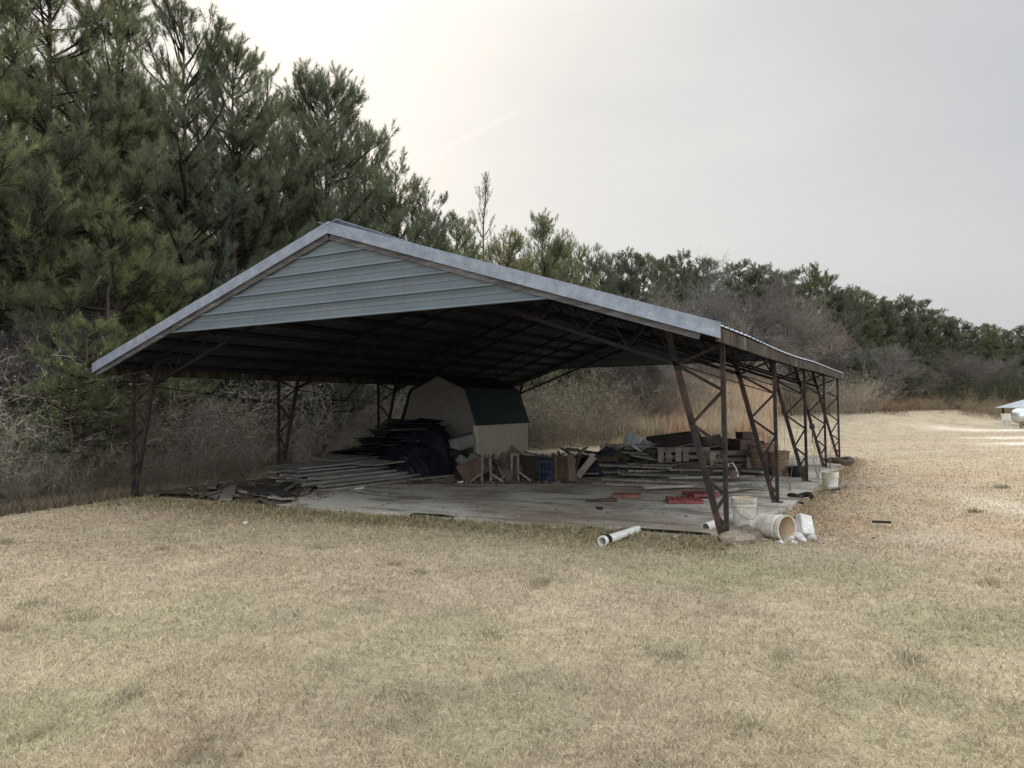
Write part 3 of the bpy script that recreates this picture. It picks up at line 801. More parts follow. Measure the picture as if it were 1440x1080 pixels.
def build_lawn():
    g = np.random.default_rng(77)
    parts = []
    n = 720000
    # sampled in rings about the place where the turf is seen from close by, wide enough to step aside
    d = 2.4 + 58 * g.uniform(0, 1, n) ** 2.5
    a = YAW + np.radians(g.uniform(-47, 47, n))
    x = CAM.x - d * np.sin(a); y = CAM.y + d * np.cos(a)
    ok = ~on_slab(x, y)
    ok &= g.uniform(0, 1, n) < (.35 + 1.0 * fbm(x * 3.1, y * 3.1, 61, 3)) * (1 - .75 * sstep(22, 58, d))
    ok &= ~((x < -6) & (y > -1)) & ~((y > 15) & (x < -1))
    x, y, d = x[ok], y[ok], d[ok]; n = len(x)
    base = ground_col(x, y)
    tint = np.array([[1.22, 1.2, 1.14], [1.0, 1.0, .98], [.58, .56, .53], [1.75, 1.7, 1.52], [.70, .84, .55]])[g.choice(5, n, p=[.30, .31, .22, .13, .04])]
    clump = .6 + .8 * fbm(x * 5.5, y * 5.5, 63, 3)
    col = base * tint * (.80 + .36 * fbm(x * 2.2, y * 2.2, 64, 3))[:, None] * g.uniform(.8, 1.2, (n, 1))
    h = g.uniform(.025, .07, n) * clump * (1 - .5 * sstep(10, 36, d))
    lean = np.radians(np.clip(g.normal(62, 18, n), 8, 88))
    w = np.maximum(.0027, d * .00072) * g.uniform(.7, 1.3, n)
    parts.append(blades(x, y, h, w, lean, col, g))
    # loose straw lying about
    m = 9000; d = 2.4 + 13 * g.uniform(0, 1, m) ** 1.5; a = YAW + np.radians(g.uniform(-47, 47, m))
    x = CAM.x - d * np.sin(a); y = CAM.y + d * np.cos(a); ok = ~on_slab(x, y); x, y, d = x[ok], y[ok], d[ok]; m = len(x)
    parts.append(blades(x, y, g.uniform(.08, .22, m), np.maximum(.0035, d * .0008), np.radians(g.uniform(70, 88, m)), np.array([.52, .45, .32]) * g.uniform(.7, 1.15, (m, 1)), g))
    # longer grass against the slab and the brush
    m = 17000; x = g.uniform(-7.5, 5.5, m); y = .05 - np.abs(g.normal(0, .42, m)) * (1 + .5 * (x < -3)); ok = g.uniform(0, 1, m) < .15 + 1.1 * fbm(x * 1.3, y * 1.3, 66, 3) ** 1.6
    x, y = x[ok], y[ok]; m = len(x)
    cc = np.where(g.uniform(0, 1, (m, 1)) < .4, np.array([[.21, .22, .11]]), np.array([[.42, .33, .20]])) * g.uniform(.7, 1.2, (m, 1))
    parts.append(blades(x, y, g.uniform(.04, .12, m) * (.6 + 1.2 * fbm(x * 2.1, y * 2.1, 67, 2)), np.full(m, .010), np.radians(g.uniform(10, 80, m)), cc, g))
    m = 20000; y = g.uniform(-7, 1.0, m); x = -5.5 - np.abs(g.normal(0, .7, m)) + np.where(y < -.5, (-.5 - y) * .12, 0)
    parts.append(blades(x, y, g.uniform(.06, .26, m), np.full(m, .011), np.radians(g.uniform(5, 50, m)), np.array([.25, .205, .145]) * g.uniform(.6, 1.25, (m, 1)), g))
    # thin weeds along the right hand footing of the slab
    m = 2200; x = 5.78 + np.abs(g.normal(0, .22, m)); y = g.uniform(1.2, 15, m)
    parts.append(blades(x, y, g.uniform(.04, .13, m), np.full(m, .008), np.radians(g.uniform(5, 60, m)), np.array([.33, .26, .16]) * g.uniform(.6, 1.25, (m, 1)), g))
    # clumps of rank grass and dead weed here and there
    m = 60; d = 3 + 18 * g.uniform(0, 1, m) ** 1.3; a = YAW + np.radians(g.uniform(-45, 45, m)); cx = CAM.x - d * np.sin(a); cy = CAM.y + d * np.cos(a); kk = 90
    x = np.repeat(cx, kk) + g.normal(0, .07, m * kk) * np.repeat(g.uniform(.5, 1.8, m), kk); y = np.repeat(cy, kk) + g.normal(0, .07, m * kk) * np.repeat(g.uniform(.5, 1.8, m), kk); ok = ~on_slab(x, y)
    tc_ = np.repeat(np.array([[.32, .315, .20], [.38, .33, .22], [.44, .36, .24], [.28, .255, .175]])[g.integers(0, 4, m)], kk, 0) * g.uniform(.7, 1.25, (m * kk, 1)); dd = np.repeat(d, kk)
    parts.append(blades(x[ok], y[ok], g.uniform(.04, .12, ok.sum()), np.maximum(.004, dd[ok] * .0008), np.radians(g.uniform(15, 80, ok.sum())), tc_[ok], g))
    V, F, C, n = [], [], [], 0
    for v, f, c in parts: V.append(v); F.append(f + n); C.append(c); n += len(v)
    o = np_mesh("grass", np.concatenate(V), np.concatenate(F), np.concatenate(C), M_LAWN); tag(o, kind="stuff")


build_lawn()


def build_broomsedge():
    g = np.random.default_rng(88); n = 42000
    u, v = g.uniform(0, 1, n), g.uniform(0, 1, n)
    d = 30 + 13 * v; px = 868 + 205 * u + 25 * g.normal(0, .3, n)
    k = (px - 720) / FPX
    x = CAM.x + d * (_fw.x + _r2.x * k); y = CAM.y + d * (_fw.y + _r2.y * k)
    h = (1.1 + 1.2 * sstep(0, .5, v)) * g.uniform(.6, 1.1, n) * (.75 + .5 * fbm(x * .7, y * .7, 71, 3))
    c1, c2, c3 = np.array([.68, .475, .32]), np.array([.62, .51, .36]), np.array([.42, .29, .19])
    f = fbm(x * .45, y * .45, 72, 3)[:, None]
    col = np.where(f > .52, c1, c2) * (1 - .35 * g.uniform(0, 1, (n, 1))) ; col = np.where(g.uniform(0, 1, (n, 1)) < .2, c3, col)
    V, F, C = blades(x, y, h, g.uniform(.018, .035, n), np.radians(np.abs(g.normal(0, 14, n))), col, g)
    parts = [(V, F, C)]
    m = 16000; px = 840 + 230 * g.uniform(0, 1, m); d = 24 + 8 * g.uniform(0, 1, m); k = (px - 720) / FPX
    x = CAM.x + d * (_fw.x + _r2.x * k); y = CAM.y + d * (_fw.y + _r2.y * k); ok = (y > 15.2) & (px > 860); x, y = x[ok], y[ok]; m = len(x)
    parts.append(blades(x, y, g.uniform(.15, .5, m), np.full(m, .022), np.radians(g.uniform(0, 45, m)), np.array([.46, .37, .23]) * g.uniform(.65, 1.15, (m, 1)), g))
    V, F, C, n = [], [], [], 0
    for v, f, c in parts: V.append(v); F.append(f + n); C.append(c); n += len(v)
    o = np_mesh("tall_dry_grass", np.concatenate(V), np.concatenate(F), np.concatenate(C), M_LAWN); tag(o, kind="stuff")


build_broomsedge()

# a few bare saplings growing among the right hand posts
for i, (px, py, h, lb) in enumerate([(1112, 690, 2.0, "thin bare sapling between the second and third posts of the near row"), (1150, 672, 1.7, "thin bare sapling beside the third post of the near row"), (1168, 660, 1.4, "short bare sapling beside the fourth post of the near row")]):
    p = at(px, py); g = np.random.default_rng(400 + i); S = Soup(); a0, a1, w = [], [], []
    for s in range(5):
        o = np.array([p.x, p.y, -.08]); d = nrm(np.array([[g.normal(0, .14), g.normal(0, .22), 1.]]))[0]; m = 7; hh = h * g.uniform(.6, 1.1)
        for j in range(m):
            n_ = o + d * hh / m; a0.append(o); a1.append(n_); w.append(.012 * (1.1 - j / m))
            if j > 1 and g.uniform() < .8:
                e = nrm((d + g.normal(0, .6, 3))[None])[0]; a0.append(n_); a1.append(n_ + e * .3); w.append(.005)
            o = n_; d = nrm((d + g.normal(0, .12, 3))[None])[0]
    S.prisms(np.array(a0), np.array(a1), np.array(w) / 2, np.array(w) / 2.6, np.array([.19, .155, .125]), g, 4)
    tag(np_mesh("young_tree", *S.arrays(), M_TWIG), lb, "sapling")

exec_marker = None
# ------------------------------------------------------------------ slab
W, SP, NB = 5.412, 3.588, 4
YF, YB = -.70, 14.72
slab = MB()
g = np.random.default_rng(5)
ny, edge = 44, []
ys = np.linspace(.12, 14.62, ny)
top = []
for j, y in enumerate(ys):
    xr = 5.66 + .04 * math.sin(j * 1.7) + (-.10 if 5 < j < 9 else 0) + float(g.normal(0, .015)); xl = -5.6
    top.append((xl, xr, y))
nx = 30
vs, fs = [], []
for (xl, xr, y) in top:
    for i in range(nx):
        x = xl + (xr - xl) * i / (nx - 1)
        yy = y + (.06 * math.sin(x * 2.3) + float(g.normal(0, .018)) if y < .2 else 0)
        vs.append((x, yy, .0 + (.0 if 0 < i < nx - 1 else -.006)))
for j in range(ny - 1):
    for i in range(nx - 1):
        fs.append((j * nx + i, j * nx + i + 1, (j + 1) * nx + i + 1, (j + 1) * nx + i))
ring = [i for i in range(nx)] + [j * nx + nx - 1 for j in range(1, ny)] + [(ny - 1) * nx + i for i in range(nx - 2, -1, -1)] + [j * nx for j in range(ny - 2, 0, -1)]
n0 = len(vs)
for r_ in ring: vs.append((vs[r_][0] + float(g.normal(0, .01)), vs[r_][1] + float(g.normal(0, .01)), -.26))
for k in range(len(ring)):
    k2 = (k + 1) % len(ring); fs.append((ring[k], n0 + k, n0 + k2, ring[k2]))
slab.add(vs, fs)
slab.build("concrete_slab", M_SLAB, kind="structure")

# ------------------------------------------------------------------ barn
barn = empty("pole_barn", (0, 0, 0), "open sided metal roofed barn on rusty lattice steel posts over a concrete slab", "barn")
EX, HE, HR = 5.541, 2.41, 4.2406
SL = (HR - HE) / EX


def roof_z(x): return HR - SL * abs(x)


for side in (1, -1):
    # corrugated sheet: profile runs along the barn, ribs run down the slope
    prof = []
    y = YF
    while y < YB:
        for dy, dz in ((0, 0), (.10, 0), (.115, .005), (.125, .005), (.14, 0), (.20, 0), (.218, .019), (.242, .019), (.26, 0)):
            if y + dy < YB: prof.append((y + dy, dz))
        y += .26
    prof.append((YB, 0))
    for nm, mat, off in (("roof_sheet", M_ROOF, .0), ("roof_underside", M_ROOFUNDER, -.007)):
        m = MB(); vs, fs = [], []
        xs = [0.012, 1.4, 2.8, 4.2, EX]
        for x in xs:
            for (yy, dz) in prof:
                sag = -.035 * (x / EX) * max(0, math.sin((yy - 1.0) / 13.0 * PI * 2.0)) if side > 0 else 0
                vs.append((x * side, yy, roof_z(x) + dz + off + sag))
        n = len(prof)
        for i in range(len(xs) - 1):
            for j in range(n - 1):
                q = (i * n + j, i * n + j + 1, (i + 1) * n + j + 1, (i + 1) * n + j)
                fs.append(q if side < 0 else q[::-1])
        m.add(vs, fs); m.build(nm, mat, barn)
    # purlins under the sheet
    for k in range(10):
        x = .25 + k * .565
        m = MB(); z = roof_z(x) - .055
        m.beam((x * side, YF + .09, z), (x * side, YB - .09, z - (.01 if k % 2 else 0)), .09, .085 if k % 3 else .08, up=(-SL * side, 0, 1))
        m.build("purlin", M_PURLIN, barn)
    # rake trim, front and back, in two lengths with a lap
    for yy, s_ in ((YF - .012, 1), (YB + .012, -1)):
        x0, x1, xm = -.0, EX + .012, 2.75
        for (a, b, o_) in ((x0, xm + .05, 0), (xm, x1, .004)):
            m = MB(); yq = yy - s_ * o_
            za, zb = roof_z(a) + .03 + o_ * .5, roof_z(b) + .03 + o_ * .5; hgt = .168
            t_ = .014
            nw = 12; g9 = random.Random(int(900 + a * 10 + side)); vs, fs = [], []
            for q in range(nw + 1):
                xx = a + (b - a) * q / nw; zt_ = roof_z(xx) + .03 + o_ * .5; j1, j2 = g9.uniform(-.004, .004), g9.uniform(-.005, .005)
                if xx == 0: j1 = 0
                vs += [(xx * side, yq + s_ * j2 * .3, zt_ + j1 * .5), (xx * side, yq + s_ * j2, zt_ - hgt * .5), (xx * side, yq, zt_ - hgt + j1), (xx * side, yq + s_ * t_, zt_ - hgt + j1), (xx * side, yq + s_ * t_, zt_ + j1 * .5)]
            for q in range(nw):
                for w_ in range(5): fs.append((q * 5 + w_, q * 5 + (w_ + 1) % 5, q * 5 + 5 + (w_ + 1) % 5, q * 5 + 5 + w_))
            fs += [(0, 1, 2, 3, 4), tuple(nw * 5 + w_ for w_ in (4, 3, 2, 1, 0))]
            m.add(vs, fs)
            # flange turned onto the roof and a drip lip
            m.beam((a * side, yq + s_ * .07, za + .003), (b * side, yq + s_ * .07, zb + .003), .13, .006, up=(-SL * side, 0, 1))
            m.beam((a * side, yq - s_ * .008, za - hgt + .004), (b * side, yq - s_ * .008, zb - hgt + .004), .014, .012, up=(-SL * side, 0, 1))
            m.build("rake_trim", M_TRIM, barn)
        # grey rake board hung under the trim
        m = MB(); xe = EX - .22 if side > 0 else EX - .05
        m.beam((.02 * side, yy + s_ * .045, roof_z(.02) - .178), (xe * side, yy + s_ * .045, roof_z(xe) - .170), .035, .085, up=(-SL * side, 0, 1))
        m.build("rake_board", M_RAKE, barn)
    # eave board, several lengths, stained
    ya = YF + .02
    for k in range(5):
        yb = min(YB - .01, ya + [3.0, 3.4, 3.1, 3.3, 3.2][k])
        sg = lambda yy: (-.035 * max(0, math.sin((yy - 1.0) / 13.0 * PI * 2.0)) if side > 0 else 0)
        m = MB(); x = (EX - .03 - .004 * (k % 2)) * side
        m.beam((x, ya, HE - .09 + sg(ya)), (x, yb - .004, HE - .09 + sg(yb)), .032, .16)
        m.build("eave_board", M_FASCIA, barn)
        ya = yb
m = MB()
for side in (1, -1):
    m.beam((.085 * side, YF - .02, HR + .012), (.085 * side, YB + .02, HR + .012), .19, .008, up=(-SL * side, 0, 1))
m.build("ridge_cap", M_TRIM, barn)


def gable(yy, s_, xa, xb, off):
    """ribbed siding between x = xa and xb in the gable triangle"""
    z0 = 2.945; prof = [(z0 - .076, .0), (z0 - .071, .040), (z0 - .046, .030), (z0 - .032, 0), (z0 + .002, 0)]
    z = z0 + .002
    rib = .232
    k = 0
    while z < HR - .25:
        for dz, dy in ((.040, 0), (.051, .006), (.055, .006), (.066, 0), (.101, 0), (.112, .006), (.116, .006), (.127, 0), (.156, 0), (.161, .040), (.186, .030), (.200, .0), (.232, 0)):
            if z + dz < HR - .20: prof.append((z + dz, dy))
        z += rib
    m = MB(); vs, fs = [], []
    for (zz, dy) in prof:
        lim = max(.01, (HR - .12 - zz) / SL)
        a, b = max(xa, -lim), min(xb, lim)
        if b < a: a = b = (xa if abs(xa) < abs(xb) else xb)
        vs += [(a, yy - s_ * (dy + off), zz), (b, yy - s_ * (dy + off), zz)]
    for i in range(len(prof) - 1):
        q = (2 * i, 2 * i + 1, 2 * i + 3, 2 * i + 2); fs.append(q if s_ > 0 else q[::-1])
    m.add(vs, fs); m.build("gable_panel", M_SIDING if xa < 0 else M_SIDING2, barn, solid=.002)


for yy, s_ in ((YF + .065, 1), (YB - .065, -1)):
    gable(yy, s_, -6, .14, 0); gable(yy, s_, .11, 6, .005)


def in_x(z): return .05 + .50 * z / 2.04


for k in range(NB + 1):
    y = k * SP
    fr = empty("steel_frame", (0, y, 0), parent=barn)
    for side in (1, -1):
        P = lambda inn, z, dy=0.: Vector(((W - inn) * side, y + dy, z))
        m = MB(); zt = roof_z(W) - .13
        m.beam(P(0, -.06), P(0, zt), .052, .052, up=(0, 1, 0)); m.box(P(0, -.0), (.16, .16, .014))
        m.build("post", M_RUST, fr)
        m = MB(); ztop = roof_z(W - .66) - .17
        m.beam(P(in_x(.02), .02), P(in_x(ztop), ztop), .068, .05, up=(0, 1, 0))
        m.build("inner_leg", M_RUST, fr)
        zo = [2.26, 1.72, 1.05, .5, .13]; zi = [2.04, 1.33, .68, .3]
        seq = []
        for i in range(4): seq += [(0, zo[i]), (1, zi[i])]
        seq.append((0, zo[4]))
        m = MB()
        for (a, za), (b, zb) in zip(seq[:-1], seq[1:]):
            m.beam(P(in_x(za) if a else .0, za, -.012), P(in_x(zb) if b else .0, zb, -.012), .034, .03, up=(0, 1, 0))
        m.build("leg_lattice", M_RUST, fr)
        # rafter: top chord under the purlins, bottom chord from the inner leg to the ridge
        tc = lambda inn: P(inn, roof_z(W - inn) - .135)
        zb0, zb1 = 2.05, HR - .46
        bc = lambda inn: P(inn, zb0 + (zb1 - zb0) * (inn - in_x(zb0)) / (W - in_x(zb0)))
        m = MB(); m.beam(tc(-.02), tc(W), .05, .055, up=(0, 1, 0)); m.build("top_chord", M_DARKSTEEL, fr)
        m = MB(); m.beam(bc(in_x(zb0)), bc(W), .05, .05, up=(0, 1, 0)); m.build("bottom_chord", M_DARKSTEEL, fr)
        m = MB(); nn = 16; a = in_x(zb0)
        for i in range(nn):
            u0, u1 = a + (W - a) * i / nn, a + (W - a) * (i + 1) / nn
            p, q = (bc(u0), tc(u1)) if i % 2 == 0 else (tc(u0), bc(u1))
            m.tube(p + Vector((0, -.01, 0)), q + Vector((0, -.01, 0)), .011, n=5)
        m.build("rafter_lattice", M_DARKSTEEL, fr)
# thin sway rods from post to post and a loose strip hanging at the far corner
for side in (1, -1):
    for k in range(NB):
        m = MB(); m.tube(((W - .5) * side, k * SP, 2.03), ((W - .02) * side, (k + 1) * SP, 1.72), .009, n=5); m.build("sway_rod", M_DARKSTEEL, barn)

p0 = at_depth(1149, 556, 20.6); p1 = at_depth(1166, 548, 20.6); p2 = at_depth(1176, 530, 20.6)
m = MB(); m.path([p0, p0.lerp(p1, .5) + Vector((0, 0, -.02)), p1, p1.lerp(p2, .5) + Vector((.02, 0, -.04)), p2 + Vector((0, 0, .12))], .02, 6)
m.build("loose_trim", M_TIN, smooth=True, label="pale curved strip hanging loose from the eave at the far corner post", cat="trim strip")

# ------------------------------------------------------------------ shed
shed = empty("storage_shed", (-3.37, 8.4, 0), "small tan gambrel shed with dark green roof standing under the barn", "shed")
XR, XL, Y0, Y1 = -2.25, -4.5, 7.03, 9.78
XC = (XR + XL) / 2
gp = [(XL, 0.02), (XR, 0.02), (XR, 1.13), (XR - .30, 2.02), (XC, 2.38), (XL + .30, 2.02), (XL, 1.13)]
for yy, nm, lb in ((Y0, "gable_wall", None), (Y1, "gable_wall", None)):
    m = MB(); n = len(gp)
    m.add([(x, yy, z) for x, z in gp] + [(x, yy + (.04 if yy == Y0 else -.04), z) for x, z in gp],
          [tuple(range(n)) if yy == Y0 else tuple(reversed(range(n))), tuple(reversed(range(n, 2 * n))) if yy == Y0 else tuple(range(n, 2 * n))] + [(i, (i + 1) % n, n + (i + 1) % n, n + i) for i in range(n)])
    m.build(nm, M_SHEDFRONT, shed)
for x, s in ((XR, -1), (XL, 1)):
    m = MB(); m.box((x + s * .022, (Y0 + Y1) / 2, .575), (.04, Y1 - Y0 - .09, 1.11))
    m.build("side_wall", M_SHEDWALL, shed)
for x, s in ((XR, 1), (XL, -1)):
    for yy, t in ((Y0, -1), (Y1, 1)):
        m = MB(); m.box((x + s * .008, yy - t * .035, .565), (.022, .07, 1.10)); m.box((x - s * .03, yy + t * .008, .565), (.07, .018, 1.09))
        m.build("corner_trim", M_SHEDTRIM, shed)
rp = [(XR + .05, 1.12), (XR - .29, 2.06), (XC, 2.425), (XL + .29, 2.06), (XL - .05, 1.12)]
m = MB(); vs, fs = [], []
ya, yb = Y0 - .07, Y1 + .07
nrib = 14
for (x, z) in rp:
    for j in range(nrib * 4 + 1):
        f_ = j / (nrib * 4); h = .006 if j % 4 == 0 else 0
        ox = h * (1 if x > XC + .01 else (-1 if x < XC - .01 else 0)) * .8
        vs.append((x + ox, ya + (yb - ya) * f_, z + h * .6))
n = nrib * 4 + 1
for i in range(4):
    for j in range(n - 1):
        fs.append((i * n + j + 1, i * n + j, (i + 1) * n + j, (i + 1) * n + j + 1))
m.add(vs, fs); m.build("roof", M_SHEDROOF, shed, solid=.014)

# ------------------------------------------------------------------ debris: boards
G_PL = "weathered boards stacked flat on the left of the slab"
g = random.Random(12)


def plank_obj(name, L, w, t, loc, rz, rx=0., ry=0., mat=M_WOODGREY, label=None, cat="board", group=None, bow=.0):
    m = MB(); n = 7; vs, fs = [], []
    for i in range(n):
        u = -L / 2 + L * i / (n - 1); dz = bow * (1 - (2 * i / (n - 1) - 1) ** 2); j = g.uniform(-.004, .004)
        for a, b in ((-1, -1), (1, -1), (1, 1), (-1, 1)):
            vs.append((a * w / 2 + j, u + (g.uniform(-.03, .03) if i in (0, n - 1) else 0), b * t / 2 + dz))
    for i in range(n - 1):
        for k in range(4):
            k2 = (k + 1) % 4; fs.append((i * 4 + k, i * 4 + k2, i * 4 + 4 + k2, i * 4 + 4 + k))
    fs += [(3, 2, 1, 0), tuple(range((n - 1) * 4, n * 4))]
    me = bpy.data.meshes.new(name); me.from_pydata(vs, [], fs); me.materials.append(mat)
    o = bpy.data.objects.new(name, me); COL.objects.link(o)
    o.location = loc; o.rotation_euler = Euler((rx, ry, rz)); OFF[o.name] = Vector(loc)
    return tag(o, label, cat, group)


# the wide stack: boards on bearers, layer by layer
lay = 0
for layer in range(6):
    z = .03 + layer * .05
    nb = [9, 9, 8, 7, 6, 4][layer]
    for i in range(nb):
        f = (i + .5) / nb
        x = -2.15 - f * (3.0 - .25 * layer) - .25 * layer; y = 4.0 + f * 1.35 + g.uniform(-.35, .35) + .1 * layer
        plank_obj("board", g.uniform(3.4, 4.6), g.uniform(.16, .30), g.uniform(.028, .042), (x, y, z + g.uniform(-.004, .004)), R(g.uniform(-4, 4) - 8), mat=M_WOODGREY,
                  label="weathered grey board lying flat in the wide stack left of the shed", group=G_PL, bow=g.uniform(-.005, .02))
for i, (x, y, rz, w, L, lb) in enumerate([(-4.3, 4.2, -16, 1.4, 2.6, "large grey plywood sheet topping the wide board stack at its left end"), (-3.35, 5.2, -6, 1.2, 2.4, "grey plywood sheet on the board stack nearest the black heap"), (-4.7, 5.4, -12, .9, 1.8, "smaller plywood sheet at the back of the board stack")]):
    plank_obj("plywood_sheet", L, w, .02, (x, y, .345 + .024 * i), R(rz), R(.8), R(g.uniform(-1, 1)), M_WOODGREY, lb, "plywood sheet", None, .015)
for i, (px, py, L, rz, lb) in enumerate([(432, 691, 1.3, 40, "short pale board on the dirt before the board stack"), (450, 696, 1.0, 48, "short board end lying lowest in front of the board stack"), (520, 694, 1.1, 68, "thin pale lath on the slab before the board stack")]):
    p = at(px, py); plank_obj("board", L, .14, .03, (p.x, p.y, .03), R(rz), mat=M_WOODGREY, label=lb)


for i in range(14):
    p = at(g.uniform(300, 470), g.uniform(684, 700)); 
    plank_obj("board", g.uniform(.9, 2.4), g.uniform(.10, .22), .03, (p.x, p.y, .05 + .03 * (i % 3)), R(g.uniform(20, 75)), R(g.uniform(-2, 2)), mat=[M_WOODGREY, M_CRATE, M_WOODDARK][i % 3], label="loose old board scattered on the dirt between the board stack and the brush", group="loose boards scattered on the dirt left of the board stack")


# ------------------------------------------------------------------ black heap
def crumple(name, cx, cy, rx, ry, h, seed, mat, label, cat, group=None, rz=0., z0=0.0, fold=.06, n=46, flat=2.2):
    g2 = np.random.default_rng(seed)
    u, v = np.meshgrid(np.linspace(-1, 1, n), np.linspace(-1, 1, n), indexing="ij"); u, v = u.ravel(), v.ravel()
    r_ = np.maximum(np.abs(u), np.abs(v)) ; ang = np.arctan2(v, u)
    rad = r_ * (.86 + .25 * vnoise(ang * 1.6 + 20, ang * 0 + seed, seed))
    x = np.cos(ang) * rad; y = np.sin(ang) * rad
    hh = (1 - np.clip(rad, 0, 1) ** flat) * h
    fz = (np.abs(fbm(x * 2.3 + seed, y * 5.5, seed, 4) - .5) * 4 - .6) * fold + (fbm(x * 6, y * 13, seed + 3, 3) - .5) * fold * 1.1
    z = np.maximum(hh + fz * np.clip(hh / (h * .35), .15, 1), 0) + z0
    X = x * rx + g2.normal(0, .006, len(x)); Y = y * ry
    V = np.stack([X, Y, z], 1); i = np.arange(n * n).reshape(n, n)
    a, b, c, d = i[:-1, :-1].ravel(), i[1:, :-1].ravel(), i[1:, 1:].ravel(), i[:-1, 1:].ravel()
    F = np.concatenate([np.stack([a, b, c], 1), np.stack([a, c, d], 1)])
    o = np_mesh(name, V, F, None, mat, smooth=False)
    o.location = (cx, cy, 0); o.rotation_euler = (0, 0, rz)
    return tag(o, label, cat, group)


crumple("tarp", -3.5, 6.25, 1.6, .9, 1.22, 3, M_TARP, "big crumpled black plastic sheet heaped in front of the shed", "tarp", rz=R(-22), fold=.10, flat=3.6)
crumple("tarp", -3.15, 5.5, 1.05, .9, .78, 5, M_TARP, "black plastic sheet slumped low at the front of the black heap", "tarp", rz=R(-20), fold=.10, flat=3)
g3 = random.Random(31)
for i in range(30):
    f = i / 29
    z = .16 + 1.14 * f + g3.uniform(-.02, .02)
    x = -4.7 + 1.25 * f ** 1.3 + g3.uniform(-.30, .30); y = 5.85 + .25 * f + g3.uniform(-.35, .25)
    plank_obj("roofing_sheet", g3.uniform(1.5, 2.5) * (1 - .30 * f), g3.uniform(.5, 1.0), g3.uniform(.012, .03), (x, y, z), R(90 - 24 + g3.uniform(-16, 16)), R(g3.uniform(-7, 5)), R(g3.uniform(-7, 9)), [M_TARP, M_SHINGLE, M_TARP][i % 3],
              "dark bent sheet of old roofing in the layered black heap beside the shed", "roofing sheet", "dark roofing sheets layered in the black heap", g3.uniform(-.12, .06))
# pale and dark slabs of foam spilling down the right of the heap
for i, (px, py, z, s, rot, mat, lb) in enumerate([
        (650, 622, .78, (.62, .34, .30), (8, -14, 30), M_FOAM, "large grey green foam block tilted on top of the heap against the shed"),
        (646, 640, .50, (.5, .28, .14), (15, 22, 40), M_SHINGLE, "dark cushion slab wedged under the grey foam block"),
        (657, 650, .36, (.46, .3, .18), (-10, 28, 20), M_FOAM, "rounded grey cushion under the tilted foam block"),
        (642, 655, .26, (.6, .22, .05), (10, 24, 36), M_TIN, "pale thin slat in the spill below the foam block"),
        (636, 660, .16, (.6, .22, .05), (4, 20, 40), M_FOAM, "grey slat lowest in the spill below the foam block"),
        (664, 648, .40, (.2, .3, .36), (0, 30, 20), M_FOAM, "small pale foam piece leaning against the shed corner"),
        (640, 672, .10, (.7, .4, .16), (0, 4, 32), M_SHINGLE, "dark bundle lying on the slab at the foot of the black heap")]):
    p = at_depth(px, py, 17.6 - .25 * (i % 3)); p.z = max(p.z, s[2] * .5 + .01)
    m = MB(); m.box((0, 0, 0), s, jit=.02)
    o = m.build("foam_block" if mat is M_FOAM else "slat" if mat is M_TIN else "cushion", mat, bevel=.02, raw=True, label=lb, cat="foam block" if mat is M_FOAM else "slat" if mat is M_TIN else "cushion")
    o.location = p; o.rotation_euler = Euler([R(a) for a in rot])


# ------------------------------------------------------------------ row of trestles and panels leaning before the shed
def trestle(px, py, h, rz, lb, mat=M_CRATE, gap=.13):
    p = at(px, py); r_ = empty("trestle", (0, 0, 0), lb, "trestle")
    for s in (-1, 1):
        m = MB(); m.beam((s * gap / 2 * 1.15, 0, 0), (s * gap / 2, .12, h), .05, .035, up=(0, 1, 0)); m.build("upright", mat, r_)
        m = MB(); m.beam((s * (gap / 2 + .28), -.02, .01), (s * gap / 2, .05, h * .36), .04, .03, up=(0, 1, 0)); m.build("brace", mat, r_)
    m = MB(); m.beam((-gap * .7, .13, h - .03), (gap * .7, .13, h - .03), .03, .06); m.build("cross_bar", mat, r_)
    r_.location = (p.x, p.y, .002); r_.rotation_euler = (0, 0, rz); return r_


trestle(684, 679, .56, YAW, "pale wooden trestle with twin uprights, nearest the black heap", gap=.16)
trestle(724, 677, .58, YAW - .1, "wooden trestle standing before the brown pointed panel", gap=.13)
trestle(790, 678, .52, YAW + .1, "dull wooden trestle between the blue crate and the scrap heap", M_WOODBROWN, gap=.20)


def panel(px, py, w, h, tilt, roll_, mat, lb, dy=.25, name="wood_panel", t=.022, cat="panel"):
    """a flat panel leaning backwards on whatever is behind it"""
    p = at(px, py); m = MB(); m.box((0, 0, 0), (w, t, h), jit=.006)
    o = m.build(name, mat, raw=True, label=lb, cat=cat)
    Q = Matrix.Rotation(YAW + rnd.uniform(-.25, .25), 4, "Z") @ Matrix.Rotation(-tilt, 4, "X") @ Matrix.Rotation(roll_, 4, "Y")
    zmin = min((Q @ Vector((x, y, z))).z for x in (-w / 2, w / 2) for y in (-t / 2, t / 2) for z in (-h / 2, h / 2))
    fwd = Vector((-math.sin(YAW), math.cos(YAW), 0)) * dy
    o.matrix_world = Matrix.Translation((p.x + fwd.x, p.y + fwd.y, -zmin + .004)) @ Q
    return o


